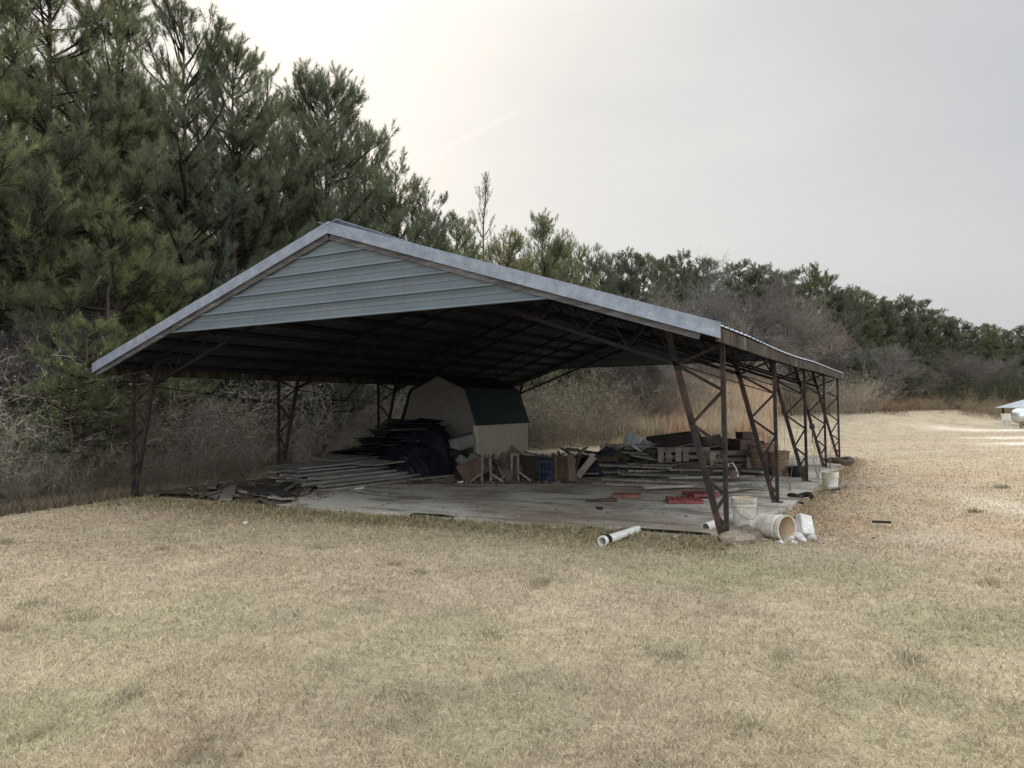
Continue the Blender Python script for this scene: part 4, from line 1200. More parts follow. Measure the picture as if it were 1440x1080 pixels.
panel(722, 678, .56, .56, R(22), R(45), M_WOODBROWN, "square brown panel standing on its corner so it points up before the shed", .35)
panel(668, 679, .75, .42, R(38), R(-24), M_WOODBROWN, "brown board leaning at a slant at the foot of the black heap", .3)
panel(655, 676, .5, .3, R(50), R(-10), M_WOODDARK, "dark board lying low at the foot of the black heap", .1)
panel(745, 678, .5, .52, R(16), R(3), M_WOODDARK, "dark upright panel between the pointed panel and the blue crate", .35)
panel(700, 676, .16, .62, R(25), R(-28), M_WOODBROWN, "narrow board leaning just beside the first trestle", .2)
panel(706, 677, .14, .60, R(25), R(-22), M_WOODGREY, "narrow greyish board leaning second from the first trestle", .22)
panel(712, 678, .14, .60, R(28), R(-16), M_WOODBROWN, "narrow brown board leaning closest to the pointed panel", .2)
panel(791, 678, .44, .5, R(14), R(2), M_WOODBROWN, "reddish brown panel standing behind the dull trestle", .3)
panel(805, 679, .16, .55, R(10), R(-3), M_WOODBROWN, "tall brown panel edge at the near side of the scrap heap", .15)
panel(770, 672, .6, .42, R(20), R(0), M_WOODDARK, "dark panel behind the blue crate", .7)
# blue crate of upright slats
p = at(762, 680); cr = empty("plastic_crate", (0, 0, 0), "blue slatted plastic crate among the brown panels", "crate")
m = MB()
for sx in (-1, 1):
    for i in range(4): m.box((-.15 + .1 * i, sx * .13, .24), (.028, .016, .46))
for sx in (-1, 1):
    for i in range(2): m.box((sx * .165, -.06 + .12 * i, .24), (.016, .03, .46))
m.build("slats", M_BLUE, cr)
for z in (.03, .25, .47):
    m = MB()
    for s in (-1, 1): m.box((0, s * .143, z), (.36, .012, .035)); m.box((s * .178, 0, z), (.012, .27, .035))
    m.build("band", M_BLUE, cr)
cr.scale = (.75, .8, .92); cr.location = (p.x, p.y + .2, .003); cr.rotation_euler = (0, 0, YAW - .2)
for i in range(32):
    px = [672, 678, 692, 697, 701, 704, 709, 715, 733, 739, 748, 776, 784, 796, 806, 811][i % 16]; p = at(px + rnd.uniform(-3, 3), 676); a = R(rnd.uniform(-26, 26)); L = rnd.uniform(.4, .68)
    d = Vector((math.cos(YAW) * math.sin(a) - .35 * math.sin(YAW), math.sin(YAW) * math.sin(a) + .35 * math.cos(YAW), math.cos(a))).normalized()
    m = MB(); m.beam(p, p + d * L, rnd.uniform(.025, .06), .02, up=(0, 1, 0)); m.build("lath", [M_WOODBROWN, M_WOODDARK, M_WOODGREY, M_WOODBROWN][i % 4], label="thin lath leaning in the row of old boards before the shed", cat="lath", group="thin laths leaning in the row of old boards before the shed")
# sticks poking up along the row
for i, (px, py, L, a, lb) in enumerate([(690, 647, .75, 52, "dark stick poking up beside the shed's near corner"), (757, 640, .6, 66, "dark stick sloping over the blue crate"), (783, 643, .35, -50, "short stick tilted above the dull trestle"), (702, 650, .55, 42, "dark lath leaning across the board ends")]):
    p = at_depth(px, py, 15.6); d = Vector((math.cos(YAW) * math.sin(R(a)), math.sin(YAW) * math.sin(R(a)), -math.cos(R(a)) * .55)).normalized()
    m = MB(); m.beam(p - d * L / 2, p + d * L / 2, .045, .03); m.build("stick", M_WOODDARK, label=lb, cat="stick")
for i in range(8):
    px = [674, 690, 716, 735, 752, 768, 778, 812][i]; p = at(px, 672)
    crumple("scrap_heap" if False else "rag_bundle", p.x, p.y + .55, .42, .3, [.42, .40, .42, .45, .44, .46, .40, .42][i], 40 + i, M_TARP if i % 2 else M_SHINGLE, "dark crumpled bundle in the rubbish row before the shed", "bundle", "dark bundles in the rubbish row before the shed", fold=.05, n=20)

# ------------------------------------------------------------------ dark scrap heap, px 800-850
p = at(819, 670)
crumple("scrap_sheet", p.x - .1, p.y + .55, .75, .5, .40, 61, M_WOODDARK, "dark crumpled sheet covering the scrap heap beside the pallets", "sheet", rz=YAW, fold=.10, n=30, flat=4)
crumple("scrap_sheet", p.x + .3, p.y + .85, .55, .4, .55, 62, M_SHINGLE, "black crumpled sheet on the higher side of the scrap heap", "sheet", rz=YAW, fold=.14, n=30)
crumple("scrap_sheet", p.x + .0, p.y + .05, .5, .2, .12, 63, M_TARP, "small black sheet lying on the slab before the scrap heap", "sheet", rz=YAW, fold=.05, n=24)
for i in range(14):
    plank_obj("board", rnd.uniform(.35, .9), rnd.uniform(.08, .2), .025, (p.x - .45 + .95 * (i / 13), p.y + .2 + rnd.uniform(0, .5) + .35 * (i / 13), .18 + rnd.uniform(0, .3)), YAW + R(rnd.uniform(40, 140)), R(rnd.uniform(-35, 35)), R(rnd.uniform(-30, 30)), [M_WOODDARK, M_WOODBROWN, M_WOODGREY][i % 3],
              "short broken board jumbled in the scrap heap", "board", "short broken boards jumbled in the scrap heap")
panel(826, 674, .14, .66, R(40), R(36), M_WOODGREY, "pale plank leaning across the front of the dark scrap heap", .3)
panel(806, 668, .3, .16, R(70), R(10), M_FOAM, "pale curled scrap piece on top of the scrap heap", .45).location.z += .5


# ------------------------------------------------------------------ pallets
def pallet(name, lb, L=1.15, D=1.0, mat=M_WOODGREY, group=None, n=7, bw=.09):
    r_ = empty(name, (0, 0, 0), lb, "pallet", group)
    for s in (-1, 0, 1):
        m = MB(); m.box((0, s * (D / 2 - .02), .068), (L, .038, .09)); m.build("stringer", mat, r_)
    m = MB()
    for i in range(n): m.box((-L / 2 + .05 + (L - .1) * i / (n - 1), 0, .122), (bw, D + .002, .018), jit=.003)
    m.build("top_deck", mat, r_)
    m = MB()
    for i in (0, 3, 6): m.box((-L / 2 + .05 + (L - .1) * i / (n - 1), 0, .0125), (.09, D + .004, .018), jit=.003)
    m.build("bottom_deck", mat, r_)
    return r_


ax = YAW * .35
for i, (px, py, z, rz, tilt, lb, mat) in enumerate([
        (868, 662, .02, .05, 0, "grey pallet lying at the bottom of the pallet pile next to the scrap heap", M_WOODGREY),
        (930, 662, .02, .10, 0, "pallet lying flat in the middle of the pallet pile", M_WOODGREY),
        (985, 662, .02, .02, 0, "pallet lying flat beside the brown boxes", M_WOODGREY),
        (905, 655, .16, .25, 2, "pallet stacked across two others in the pallet pile", M_WOODGREY),
        (970, 655, .16, .0, -1, "upper pallet of the pair next to the boxes", M_WOODGREY)]):
    pa = pallet("pallet", lb, mat=mat); p = at(px, py)
    f = Vector((-math.sin(YAW), math.cos(YAW), 0)) * .6
    pa.location = (p.x + f.x, p.y + f.y, z); pa.rotation_euler = Euler((R(tilt), 0, rz + YAW * .6))
# long open fronted crates standing on their sides
for i, (px, py, L, H_, z, lb) in enumerate([(884, 662, 1.32, .52, .12, "long grey wooden crate frame with open slots beside the scrap heap"), (962, 664, 1.15, .46, .12, "grey slotted wooden crate in the middle of the pile, behind the leaning pole"), (1030, 665, .95, .42, .09, "grey slotted wooden crate nearest the brown boxes")]):
    p = at(px, py); c_ = empty("wooden_crate", (0, 0, 0), lb, "crate")
    m = MB()
    m.box((0, 0, H_ * .14), (L, .035, H_ * .27), jit=.004); m.box((0, 0, H_ * .87), (L, .035, H_ * .25), jit=.004); m.box((0, .012, H_ * .5), (L - .01, .012, H_ * .2), jit=.004)
    m.build("front_rail", M_CRATE, c_)
    for x in [[-.5, .5], [-.5, -.33, -.12, .04, .5], [-.5, .44]][i]:
        m = MB(); m.box((x * (L - .08), -.026, H_ * .5), (.13 if i else .10, .018, H_ - .004)); m.build("upright", M_CRATE, c_)
    m = MB(); m.box((0, .32, H_ * .5), (L - .004, .03, H_ - .02)); m.build("back_panel", M_WOODDARK, c_)
    m = MB(); m.box((0, .16, .012), (L - .01, .28, .02)); m.build("bottom_panel", M_WOODDARK, c_)
    c_.location = (p.x, p.y, z); c_.rotation_euler = (0, 0, YAW - .06)
# dark pallet tipped up behind
pa = pallet("pallet", "dark pallet tipped up on its edge behind the slotted crates", 1.0, 1.3, M_WOODDARK, n=6, bw=.155); p = at_depth(952, 630, 18.3)
pa.location = (p.x, p.y, .52); pa.rotation_euler = Euler((R(-7), R(-24), YAW + PI / 2))
pa = pallet("pallet", "second dark pallet lying behind the tipped up one", .9, 1.2, M_WOODDARK, n=6, bw=.14); p = at_depth(1000, 640, 18.8)
pa.location = (p.x, p.y, .45); pa.rotation_euler = Euler((R(4), R(-20), YAW + PI / 2))
panel(1000, 660, 1.0, .36, R(30), R(-14), M_WOODBROWN, "brown board lying slanted behind the leaning near post", .7).location.z += .30
for i in range(9):
    pxs = [860, 874, 885, 990, 1005, 1018, 975, 896, 1030]
    p = at_depth(pxs[i], 640, 18.2); 
    plank_obj("board", rnd.uniform(.5, 1.1), rnd.uniform(.12, .3), .03, (p.x, p.y, .40 + .03 * (i % 4)), YAW + R(90 + rnd.uniform(-40, 40)), R(rnd.uniform(-10, 10)), R(rnd.uniform(-14, 14)), M_WOODDARK,
              "short dark board end tossed on top of the pallets", "board", "short dark board ends tossed on top of the pallets")
for i in range(34):
    f = rnd.uniform(0, 1); p = at(812 + 235 * f, rnd.uniform(664, 673)); dz = rnd.uniform(0, .22)
    fw_ = Vector((-math.sin(YAW), math.cos(YAW), 0)) * (dz * 2.2)
    plank_obj("board", rnd.uniform(.6, 1.9), rnd.uniform(.07, .18), rnd.uniform(.02, .045), (p.x + fw_.x, p.y + fw_.y, .03 + dz), YAW + R(90 + rnd.uniform(-14, 14)), R(rnd.uniform(-4, 4)), R(rnd.uniform(-6, 6)), [M_CRATE, M_WOODDARK, M_WOODBROWN, M_CRATE][i % 4],
              "brownish board in the low lumber pile around the slotted crates", "board", "brownish boards in the low lumber pile around the slotted crates")
for i in range(22):
    f = (i + .5) / 22; p = at_depth(836 + 205 * f, 640, 17.7 + rnd.uniform(-.2, .5)); zt_ = .28 + rnd.uniform(0, .34) * (1 - .5 * abs(f - .4))
    plank_obj("board", rnd.uniform(.7, 1.5), rnd.uniform(.09, .26), rnd.uniform(.02, .05), (p.x, p.y, zt_), YAW + R(90 + rnd.uniform(-30, 30)), R(rnd.uniform(-12, 12)), R(rnd.uniform(-9, 9)), [M_WOODDARK, M_WOODBROWN, M_CRATE][i % 3],
              "dark brown board heaped high behind the slotted crates", "board", "dark brown boards heaped high behind the slotted crates")
# pale bent metal sheets on top
for i, (px, py, w, h, rx_, ry_, lb) in enumerate([(893, 622, .55, .42, 52, 32, "pale bent metal sheet leaning up on the pallets, higher one"), (908, 628, .6, .36, 40, 26, "pale bent metal sheet lower on the pallets beside its twin")]):
    m = MB(); n = 9; vs, fs = [], []
    for k in range(n):
        u = k / (n - 1); z = .05 * math.sin(u * PI) + .01 * (k % 2)
        vs += [(-w / 2 + w * u, -h / 2, z), (-w / 2 + w * u, h / 2, z)]
    for k in range(n - 1): fs.append((2 * k, 2 * k + 2, 2 * k + 3, 2 * k + 1))
    m.add(vs, fs); o = m.build("metal_sheet", M_TIN, solid=.006, raw=True, label=lb, cat="metal sheet")
    p = at_depth(px, py, 18.0); o.location = p; o.rotation_euler = Euler((R(rx_), R(ry_), YAW))


# ------------------------------------------------------------------ boxes and baskets
def carton(px, py, depth, w, d, h, z, rz, lb, flaps=True):
    p = at_depth(px, py, depth); r_ = empty("cardboard_box", (0, 0, 0), lb, "box")
    m = MB(); t = .012
    for s in (-1, 1): m.box((0, s * (d / 2 - t / 2), h / 2), (w, t, h)); m.box((s * (w / 2 - t / 2 - .001), 0, h / 2 - .001), (t, d - 2 * t - .004, h))
    m.box((0, 0, t / 2 + .001), (w - .03, d - .03, t)); m.build("sides", M_BOX, r_)
    if flaps:
        m = MB(); m.box((0, d * .16, h + .006), (w * .99, d * .65, .008)); m.build("flap", M_BOX, r_)
    r_.location = (p.x, p.y, z); r_.rotation_euler = (0, 0, rz); return r_


carton(1047, 652, 18.2, .50, .5, .70, 0.002, YAW + .25, "tall dark brown box standing beside the near pole's wooden crates")
carton(1047, 612, 18.3, .30, .3, .16, .72, YAW + .3, "small box set on top of the tall brown box", False)
carton(1062, 650, 18.7, .46, .46, .62, .002, YAW - .3, "pinkish brown box behind the tall dark box")
carton(1024, 650, 18.9, .4, .4, .62, .002, YAW, "dark box behind the near post, left of the tall box")
for i, (px, py, d, rt, rb, h, lb) in enumerate([(1072, 668, 16.6, .30, .24, .66, "large tan woven basket bin behind the second post"), (1096, 668, 16.2, .22, .17, .52, "tan woven basket bin to the far side of the second post"), (1120, 672, 15.9, .19, .19, .20, "low dark tub beside the woven basket bins")]):
    p = at_depth(px, py, d); r_ = empty("basket" if i < 2 else "tub", (0, 0, 0), lb, "basket" if i < 2 else "tub")
    prof = [(rb, 0)]
    for k in range(1, 21):
        f = k / 20; prof.append((rb + (rt - rb) * f + (.008 if k % 2 else 0), h * f))
    prof += [(rt - .02, h), (rb - .02, .03)]
    m = MB(); m.lathe(prof, 22); m.build("body", M_BASKET if i < 2 else M_BLACK, r_)
    m = MB(); m.lathe([(rt + .004, h - .03), (rt + .016, h - .02), (rt + .016, h + .008), (rt - .022, h + .008)], 22, close=False); m.build("rim", M_BASKET if i < 2 else M_BLACK, r_)
    r_.location = (p.x, p.y, .002)
m = MB(); p = at(1058, 664); m.box((0, 0, 0), (.30, .02, .34), jit=.01)
o = m.build("board", M_WOODGREY, raw=True, label="pale square board leaning on the end of the last slotted crate", cat="board"); q = at(1060, 667); o.location = (q.x, q.y, .20); o.rotation_euler = Euler((R(-14), R(6), YAW - .1))
# small pinkish tote bag
p = at(1029, 676); r_ = empty("tote_bag", (0, 0, 0), "small pinkish bag with a white strap before the slotted crate", "bag")
m = MB(); m.lathe([(.13, 0), (.17, .05), (.16, .16), (.12, .22), (.10, .225)], 14); m.build("body", M_BOX, r_, smooth=True)
m = MB(); m.path([(-.1, 0, .22), (-.05, 0, .34), (.03, -.02, .37), (.1, -.03, .25), (.15, -.1, .08)], .012, 6); m.build("strap", M_PVC, r_, smooth=True)
r_.location = (p.x, p.y, .003)

# ------------------------------------------------------------------ poles, planks and pipes on the slab
G_PIPE = "pale planks and poles lying on the slab before the pallets"
for i, (a, b, w, t, lb) in enumerate([
        ((848, 676), (1010, 683), .10, .04, "long pale plank lying across the slab before the crates, hindmost"), ((855, 684), (1080, 690), .11, .04, "longest pale plank on the slab in front of the crates"),
        ((905, 690), (1060, 684), .07, .05, "grey pole crossing the long pale plank"), ((1010, 697), (1085, 685), .07, .05, "pale pole slanting towards the second post"),
        ((870, 672), (965, 674), .12, .05, "grey plank tight under the first crate"), ((940, 678), (1060, 676), .14, .04, "grey plank under the middle crates"), ((985, 690), (1075, 694), .09, .03, "thin weathered lath behind the white bucket"),
        ((1036, 668), (1075, 672), .16, .04, "short white board before the woven baskets")]):
    p, q = at(*a), at(*b); v = q - p
    plank_obj("plank", v.length, w, t, tuple((p + q) / 2 + Vector((0, 0, .03 + .012 * i))), math.atan2(v.y, v.x) - PI / 2, mat=M_WOODGREY, label=lb, cat="plank")
p = at(1070, 686); m = MB()
for i in range(14): m.box((-.35 + .05 * i, 0, .014), (.022, .34, .02))
for s in (-1, 1): m.box((0, s * .16, .028), (.72, .02, .012))
o = m.build("grate", M_TIN, label="pale slotted grate flat on the slab by the second post", cat="grate"); o.location = (p.x, p.y, .06); o.rotation_euler = (0, 0, YAW * .3)


def grate(px, py, w, d, rz, mat, lb, name, z=.03, nx=7, ny=4):
    p = at(px, py); m = MB()
    for i in range(nx): m.box((-w / 2 + w * i / (nx - 1), 0, .03), (.022, d, .05))
    for i in range(ny): m.box((0, -d / 2 + d * i / (ny - 1), .028), (w + .02, .022, .05))
    m.box((0, 0, .006), (w, d, .006))
    o = m.build(name, mat, label=lb, cat="plastic panel" if mat is M_RED else "tile panel"); o.location = (p.x, p.y, z - .024); o.rotation_euler = Euler((0, R(rnd.uniform(-2, 2)), rz)); return o


grate(962, 706, .52, .50, YAW - .1, M_RED, "red gridded plastic panel lying flat on the slab, nearer one", "plastic_grid")
grate(985, 699, .46, .42, YAW + .25, M_RED, "red gridded plastic panel half behind the nearer red one", "plastic_grid", z=.05)
grate(882, 699, .44, .40, YAW - .2, M_BRICK, "dusty brownish red gridded panel lying flat on the slab", "tile_grid")
m = MB(); p = at(846, 706); m.box((0, 0, .02), (.5, .07, .04), jit=.008); o = m.build("stick", M_WOODBROWN, label="short brown stick lying on the open slab", cat="stick"); o.location = (p.x, p.y, .006); o.rotation_euler = (0, 0, YAW + .1)
for i, (px, py, s, lb) in enumerate([(843, 717, .06, "small black clod on the open slab"), (648, 680, .07, "tiny white scrap on the dirt before the leaning boards"), (345, 735, .05, "small white scrap lying in the grass left of the slab"), (505, 691, .10, "white scrap beside the board stack")]):
    p = at(px, py); m = MB(); m.box((0, 0, s * .3), (s * 1.6, s, s * .5), jit=s * .2); o = m.build("scrap", M_BLACK if i == 0 else M_RUBBLE, label=lb, cat="scrap"); o.location = (p.x, p.y, .005 if i != 2 else -.02); o.rotation_euler = (0, 0, i)

# dirt drifts on the slab: left front corner and along the rubbish row
t = NT("brown dirt"); v = t.coords(); a = t.noise(v, 3, 6, .7); b = t.noise(v, 34, 4, .7)
c = t.mix(1.0, t.ramp(a, [(.3, (.075, .06, .047)), (.7, (.16, .13, .10))]), t.ramp(b, [(.3, (.6, .6, .6)), (.7, (1.25, 1.25, 1.2))]), "MULTIPLY"); t.bump(b, .6, .03); M_DIRT = t.set(c, .95, 0, .1)
vsx, vsy = np.meshgrid(np.linspace(-5.7, 5.2, 150), np.linspace(.0, 7.6, 110), indexing="ij"); x, y = vsx.ravel(), vsy.ravel()
left = sstep(-1.1, -2.6, x + .30 * y * (y < 4) + 1.0 * (fbm(x * 1.1, y * 1.1, 91, 3) - .5)) * sstep(7.4, 6.5, y)
# sstep with reversed limits gives 1 on the low side
row = np.exp(-(((y - (4.55 + .42 * (x + .2)) - .05) / .30) ** 2)) * sstep(-3.2, -2.2, x) * sstep(2.4, 1.2, x)
z = -.045 + .075 * np.clip(left, 0, 1) * (.55 + .6 * fbm(x * 2, y * 2, 92, 3)) + .075 * row * (.3 + fbm(x * 3.3, y * 3.3, 93, 3))
z = z + .085 * np.exp(-((y - .02) / .20) ** 2) * sstep(.36, .56, fbm(x * 1.6, y * 1.6, 95, 3))
V = np.stack([x, y + .05, z], 1); i = np.arange(150 * 110).reshape(150, 110)
a, b, c, d = i[:-1, :-1].ravel(), i[1:, :-1].ravel(), i[1:, 1:].ravel(), i[:-1, 1:].ravel()
Fq = np.concatenate([np.stack([a, b, c], 1), np.stack([a, c, d], 1)])
keep = (z[Fq] > -.012).any(1)
o = np_mesh("dirt", V, Fq[keep], None, M_DIRT, smooth=True); tag(o, kind="stuff")


# fallen leaves and chips on the slab, the dirt and the bare ground beside it
def litter():
    g2 = np.random.default_rng(97); S = Soup(); P = []
    n = 1500; x = g2.uniform(-3, 3.5, n); y = 4.5 + .42 * (x + .2) + g2.normal(0, .35, n); P.append(np.stack([x, y, np.full(n, .03)], 1))
    n = 900; x = g2.uniform(-5.4, -1.6, n); y = g2.uniform(.2, 2.6, n); P.append(np.stack([x, y, np.full(n, .035)], 1))
    n = 500; x = g2.uniform(-1, 5.5, n); y = g2.uniform(.25, 9, n); P.append(np.stack([x, y, np.full(n, .012)], 1))
    n = 1300; x = 5.7 + np.abs(g2.normal(0, .55, n)); y = g2.uniform(.3, 13, n); P.append(np.stack([x, y, ground_z(x, y) + .03], 1))
    n = 1500; x = g2.uniform(-6, 5.6, n); y = .1 - np.abs(g2.normal(0, .5, n)); P.append(np.stack([x, y, ground_z(x, y) + .035], 1))
    p = np.concatenate(P); k = len(p)
    col = np.array([[.24, .15, .09], [.33, .25, .16], [.13, .09, .06], [.42, .36, .27]])[g2.choice(4, k, p=[.35, .3, .25, .1])] * g2.uniform(.7, 1.2, (k, 1))
    S.leaves(p, g2.uniform(.025, .085, k), col, g2)
    V, F, C = S.arrays(); c0 = np.repeat(p[:, 2], 4); V[:, 2] = np.maximum(c0 - .02, c0 + (V[:, 2] - c0) * .3)
    tag(np_mesh("leaf_litter", V, F, C, M_BRUSH), kind="stuff")


litter()
# ------------------------------------------------------------------ buckets and pipes
def bucket(name, lb, h=.37, rt=.15, rb=.13, handle=True, mat=M_WHITE):
    r_ = empty(name, (0, 0, 0), lb, "bucket")
    m = MB(); pr = [(rb - .006, 0), (rb, .006), (rb + (rt - rb) * .72, h * .72), (rt + .007, h * .735), (rt + .008, h * .76), (rt - .002, h * .775), (rt + .001, h * .86), (rt + .007, h * .875), (rt + .008, h * .90), (rt + .001, h * .91), (rt + .004, h - .012)]
    m.lathe(pr + [(rt + .004, h - .004)], 36); 
    m.f.pop()                                   # the mouth is open
    m.build("body", mat, r_, smooth=True)
    m = MB(); m.lathe([(rt - .004, h - .004), (rb - .008, .012)], 36, close=False); m.add([( (rb - .008) * math.cos(2 * PI * k / 36), (rb - .008) * math.sin(2 * PI * k / 36), .012) for k in range(36)], [tuple(range(36))])
    m.build("inside", M_WHITEIN, r_, smooth=True)
    m = MB(); m.lathe([(rt - .005, h - .006), (rt + .010, h - .012), (rt + .011, h), (rt - .004, h + .003), (rt - .006, h - .004)], 36, close=False); m.build("rim", mat, r_, smooth=True)
    if handle:
        m = MB(); pts = []
        for k in range(13):
            a = PI * k / 12; pts.append(((rt + .014) * math.cos(a), -(rt + .02) * math.sin(a) * .95 - .0, h * .78 - .17 * math.sin(a)))
        m.path(pts, .0035, 6); m.build("handle", M_WIRE, r_, smooth=True)
    return r_


b1 = bucket("bucket", "upright dirty white bucket with a wire handle behind the near post", .40, .152, .132); p = at(1047, 744, -.05); b1.location = (p.x, p.y, -.045); b1.rotation_euler = Euler((0, 0, YAW + .25))
b2 = bucket("bucket", "white bucket lying on its side with its stained open mouth showing", .40, .152, .135, False)
p = at(1088, 757, -.07)
mouth = Vector((math.cos(YAW + R(-60)), math.sin(YAW + R(-60)), .0)).normalized()
b2.rotation_euler = mouth.to_track_quat("Z", "Y").to_euler()
b2.location = Vector((p.x, p.y, 0)) - mouth * .20 + Vector((0, 0, .155 - .085))
b3 = bucket("bucket", "pale bucket standing off the slab beside the third post", .36, .15, .128, False); p = at(1168, 688, -.1); b3.location = (p.x, p.y, -.125); b3.rotation_euler = Euler((R(2), 0, 0))


def pipe(lb, a, b, r_, mat=M_PVC, band=None):
    a, b = Vector(a), Vector(b); d = (b - a); L = d.length
    e = empty("pvc_pipe", (0, 0, 0), lb, "pipe")
    m = MB(); m.lathe([(r_, 0), (r_, L), (r_ * .86, L), (r_ * .86, 0), (r_, 0)], 20, close=False); m.build("tube", mat, e, smooth=True)
    if band is not None:
        m = MB(); m.lathe([(r_ + .001, band), (r_ + .012, band), (r_ + .012, band + .07), (r_ + .001, band + .07)], 20, close=False); m.build("band", M_BLACK, e, smooth=True)
        m = MB(); m.lathe([(r_ + .002, 0), (r_ + .010, 0), (r_ + .010, .045), (r_ + .002, .045)], 20, close=False); m.build("collar", mat, e, smooth=True)
    e.location = a; e.rotation_euler = d.to_track_quat("Z", "Y").to_euler(); return e


pa_, pb_ = at(847, 768, -.05), at(897, 752, -.05)
pipe("white plastic pipe with a dark band lying in the grass before the slab", (pa_.x, pa_.y, .005), (pb_.x, pb_.y, .012), .052, band=.06)
pa_, pb_ = at(992, 748, -.04), at(1032, 733, 0)
pipe("short white pipe poking out behind the near post, end towards the grass", (pa_.x, pa_.y, .015), (pb_.x, pb_.y, .05), .058)


def stone(name, px, py, s, seed, mat, lb, cat, z=-.07, squash=.5, rz=0., tilt=0.):
    g2 = random.Random(seed); m = MB(); import bmesh
    bm = bmesh.new(); bmesh.ops.create_icosphere(bm, subdivisions=2, radius=1)
    pl = [Vector((g2.uniform(-1, 1), g2.uniform(-1, 1), g2.uniform(-1, 1))).normalized() for _ in range(9)]; dd = [g2.uniform(.5, .85) for _ in pl]
    for v in bm.verts:
        c_ = v.co.copy()
        for n_, d_ in zip(pl, dd):
            k = c_.dot(n_)
            if k > d_: c_ -= n_ * (k - d_)
        v.co = Vector((c_.x * s[0], c_.y * s[1], c_.z * s[2])) * (1 + g2.uniform(-.03, .03))
    me = bpy.data.meshes.new(name); bm.to_mesh(me); bm.free(); me.materials.append(mat)
    o = bpy.data.objects.new(name, me); COL.objects.link(o); p = at(px, py, z); o.location = (p.x, p.y, z + s[2] * .62); o.rotation_euler = Euler((tilt, 0, rz)); return tag(o, lb, cat)


stone("concrete_footing", 1032, 768, (.27, .16, .12), 1, M_CONC, "broken flat concrete footing under the near post", "footing", -.075, rz=YAW)
stone("concrete_lump", 1062, 757, (.15, .10, .08), 2, M_CONC, "jagged concrete lump between the near post footing and the lying bucket", "rubble", -.07, rz=.5)
stone("concrete_lump", 1050, 750, (.14, .10, .07), 8, M_CONC, "grey concrete lump at the foot of the upright bucket", "rubble", -.07, rz=1.5)
m = MB(); m.box((0, 0, 0), (.19, .12, .24), jit=.022); o = m.build("rubble_block", M_RUBBLE, bevel=.012, raw=True, label="tilted white block, largest of the rubble beside the lying bucket", cat="rubble"); p = at(1133, 752, -.09); o.location = (p.x, p.y, .03); o.rotation_euler = Euler((R(-24), R(14), YAW + .3))
stone("rubble_chunk", 1121, 758, (.13, .06, .06), 4, M_RUBBLE, "long white chunk between the lying bucket and the tilted white block", "rubble", -.09, rz=-.3)
stone("rubble_chunk", 1110, 761, (.08, .06, .05), 5, M_RUBBLE, "small white chunk right under the lying bucket's mouth", "rubble", -.09, rz=.9)
stone("rubble_chunk", 1088, 756, (.10, .05, .04), 6, M_CONC, "tan chunk tucked under the lying bucket", "rubble", -.09, rz=.4)
for i, (px, py, sz, lb) in enumerate([(1098, 766, .05, "thumb sized white bit before the lying bucket's mouth"), (1116, 766, .045, "little white bit before the long white chunk"), (1128, 763, .05, "small white bit between the long chunk and the tilted block"), (1143, 758, .055, "small pale bit at the outer foot of the tilted white block"), (1072, 764, .06, "grey bit beside the near post's footing"), (1104, 748, .06, "pale bit between the lying bucket and the tilted block")]):
    stone("rubble_chunk", px, py, (sz * 1.3, sz, sz * .8), 20 + i, M_RUBBLE if i != 4 else M_CONC, lb, "rubble", -.085, rz=i)
# worn tyre-like ring and rotten wood by the second post
for i, (px, py, r_, tb, lb) in enumerate([(1126, 706, .17, .045, "curled dark rubber strip at the slab's broken edge"), (1182, 656, .26, .08, "weathered ring of wood or rubber beside the last posts")]):
    m = MB(); pts = [(r_ * math.cos(a), r_ * math.sin(a), .05 + .03 * math.sin(a * 2)) for a in [2 * PI * k / 20 * (.8 if i == 0 else 1.0) for k in range(21)]]
    m.path(pts, tb, 8); p = at(px, py, -.1); o = m.build("rubber_strip" if i == 0 else "old_tyre", M_WOODDARK if i == 0 else M_WOODBROWN, smooth=True, label=lb, cat="strip" if i == 0 else "tyre"); o.location = (p.x, p.y, -.11 + tb * .6)
for i, (a, b, lb) in enumerate([((1068, 722), (1112, 717), "dark board along the slab's broken corner by the second post"), ((1108, 698), (1128, 712), "bent dark strip lying off the slab's edge"), ((1116, 730), (1142, 732), "dark stick on the bare ground beyond the lying bucket"),
                                ((1225, 735), (1252, 737), "dark stick alone in the grass out from the barn"), ((1150, 692), (1180, 690), "thin dark stick before the pale third bucket"), ((1148, 697), (1198, 680), "pale stick lying past the third bucket")]):
    p, q = at(*a, -.08), at(*b, -.08); v = q - p
    plank_obj("stick", v.length, .05 if i else .12, .03, tuple((p + q) / 2 + Vector((0, 0, .02))), math.atan2(v.y, v.x) - PI / 2, R(2), mat=M_WOODDARK if i != 5 else M_WOODGREY, label=lb, cat="stick")
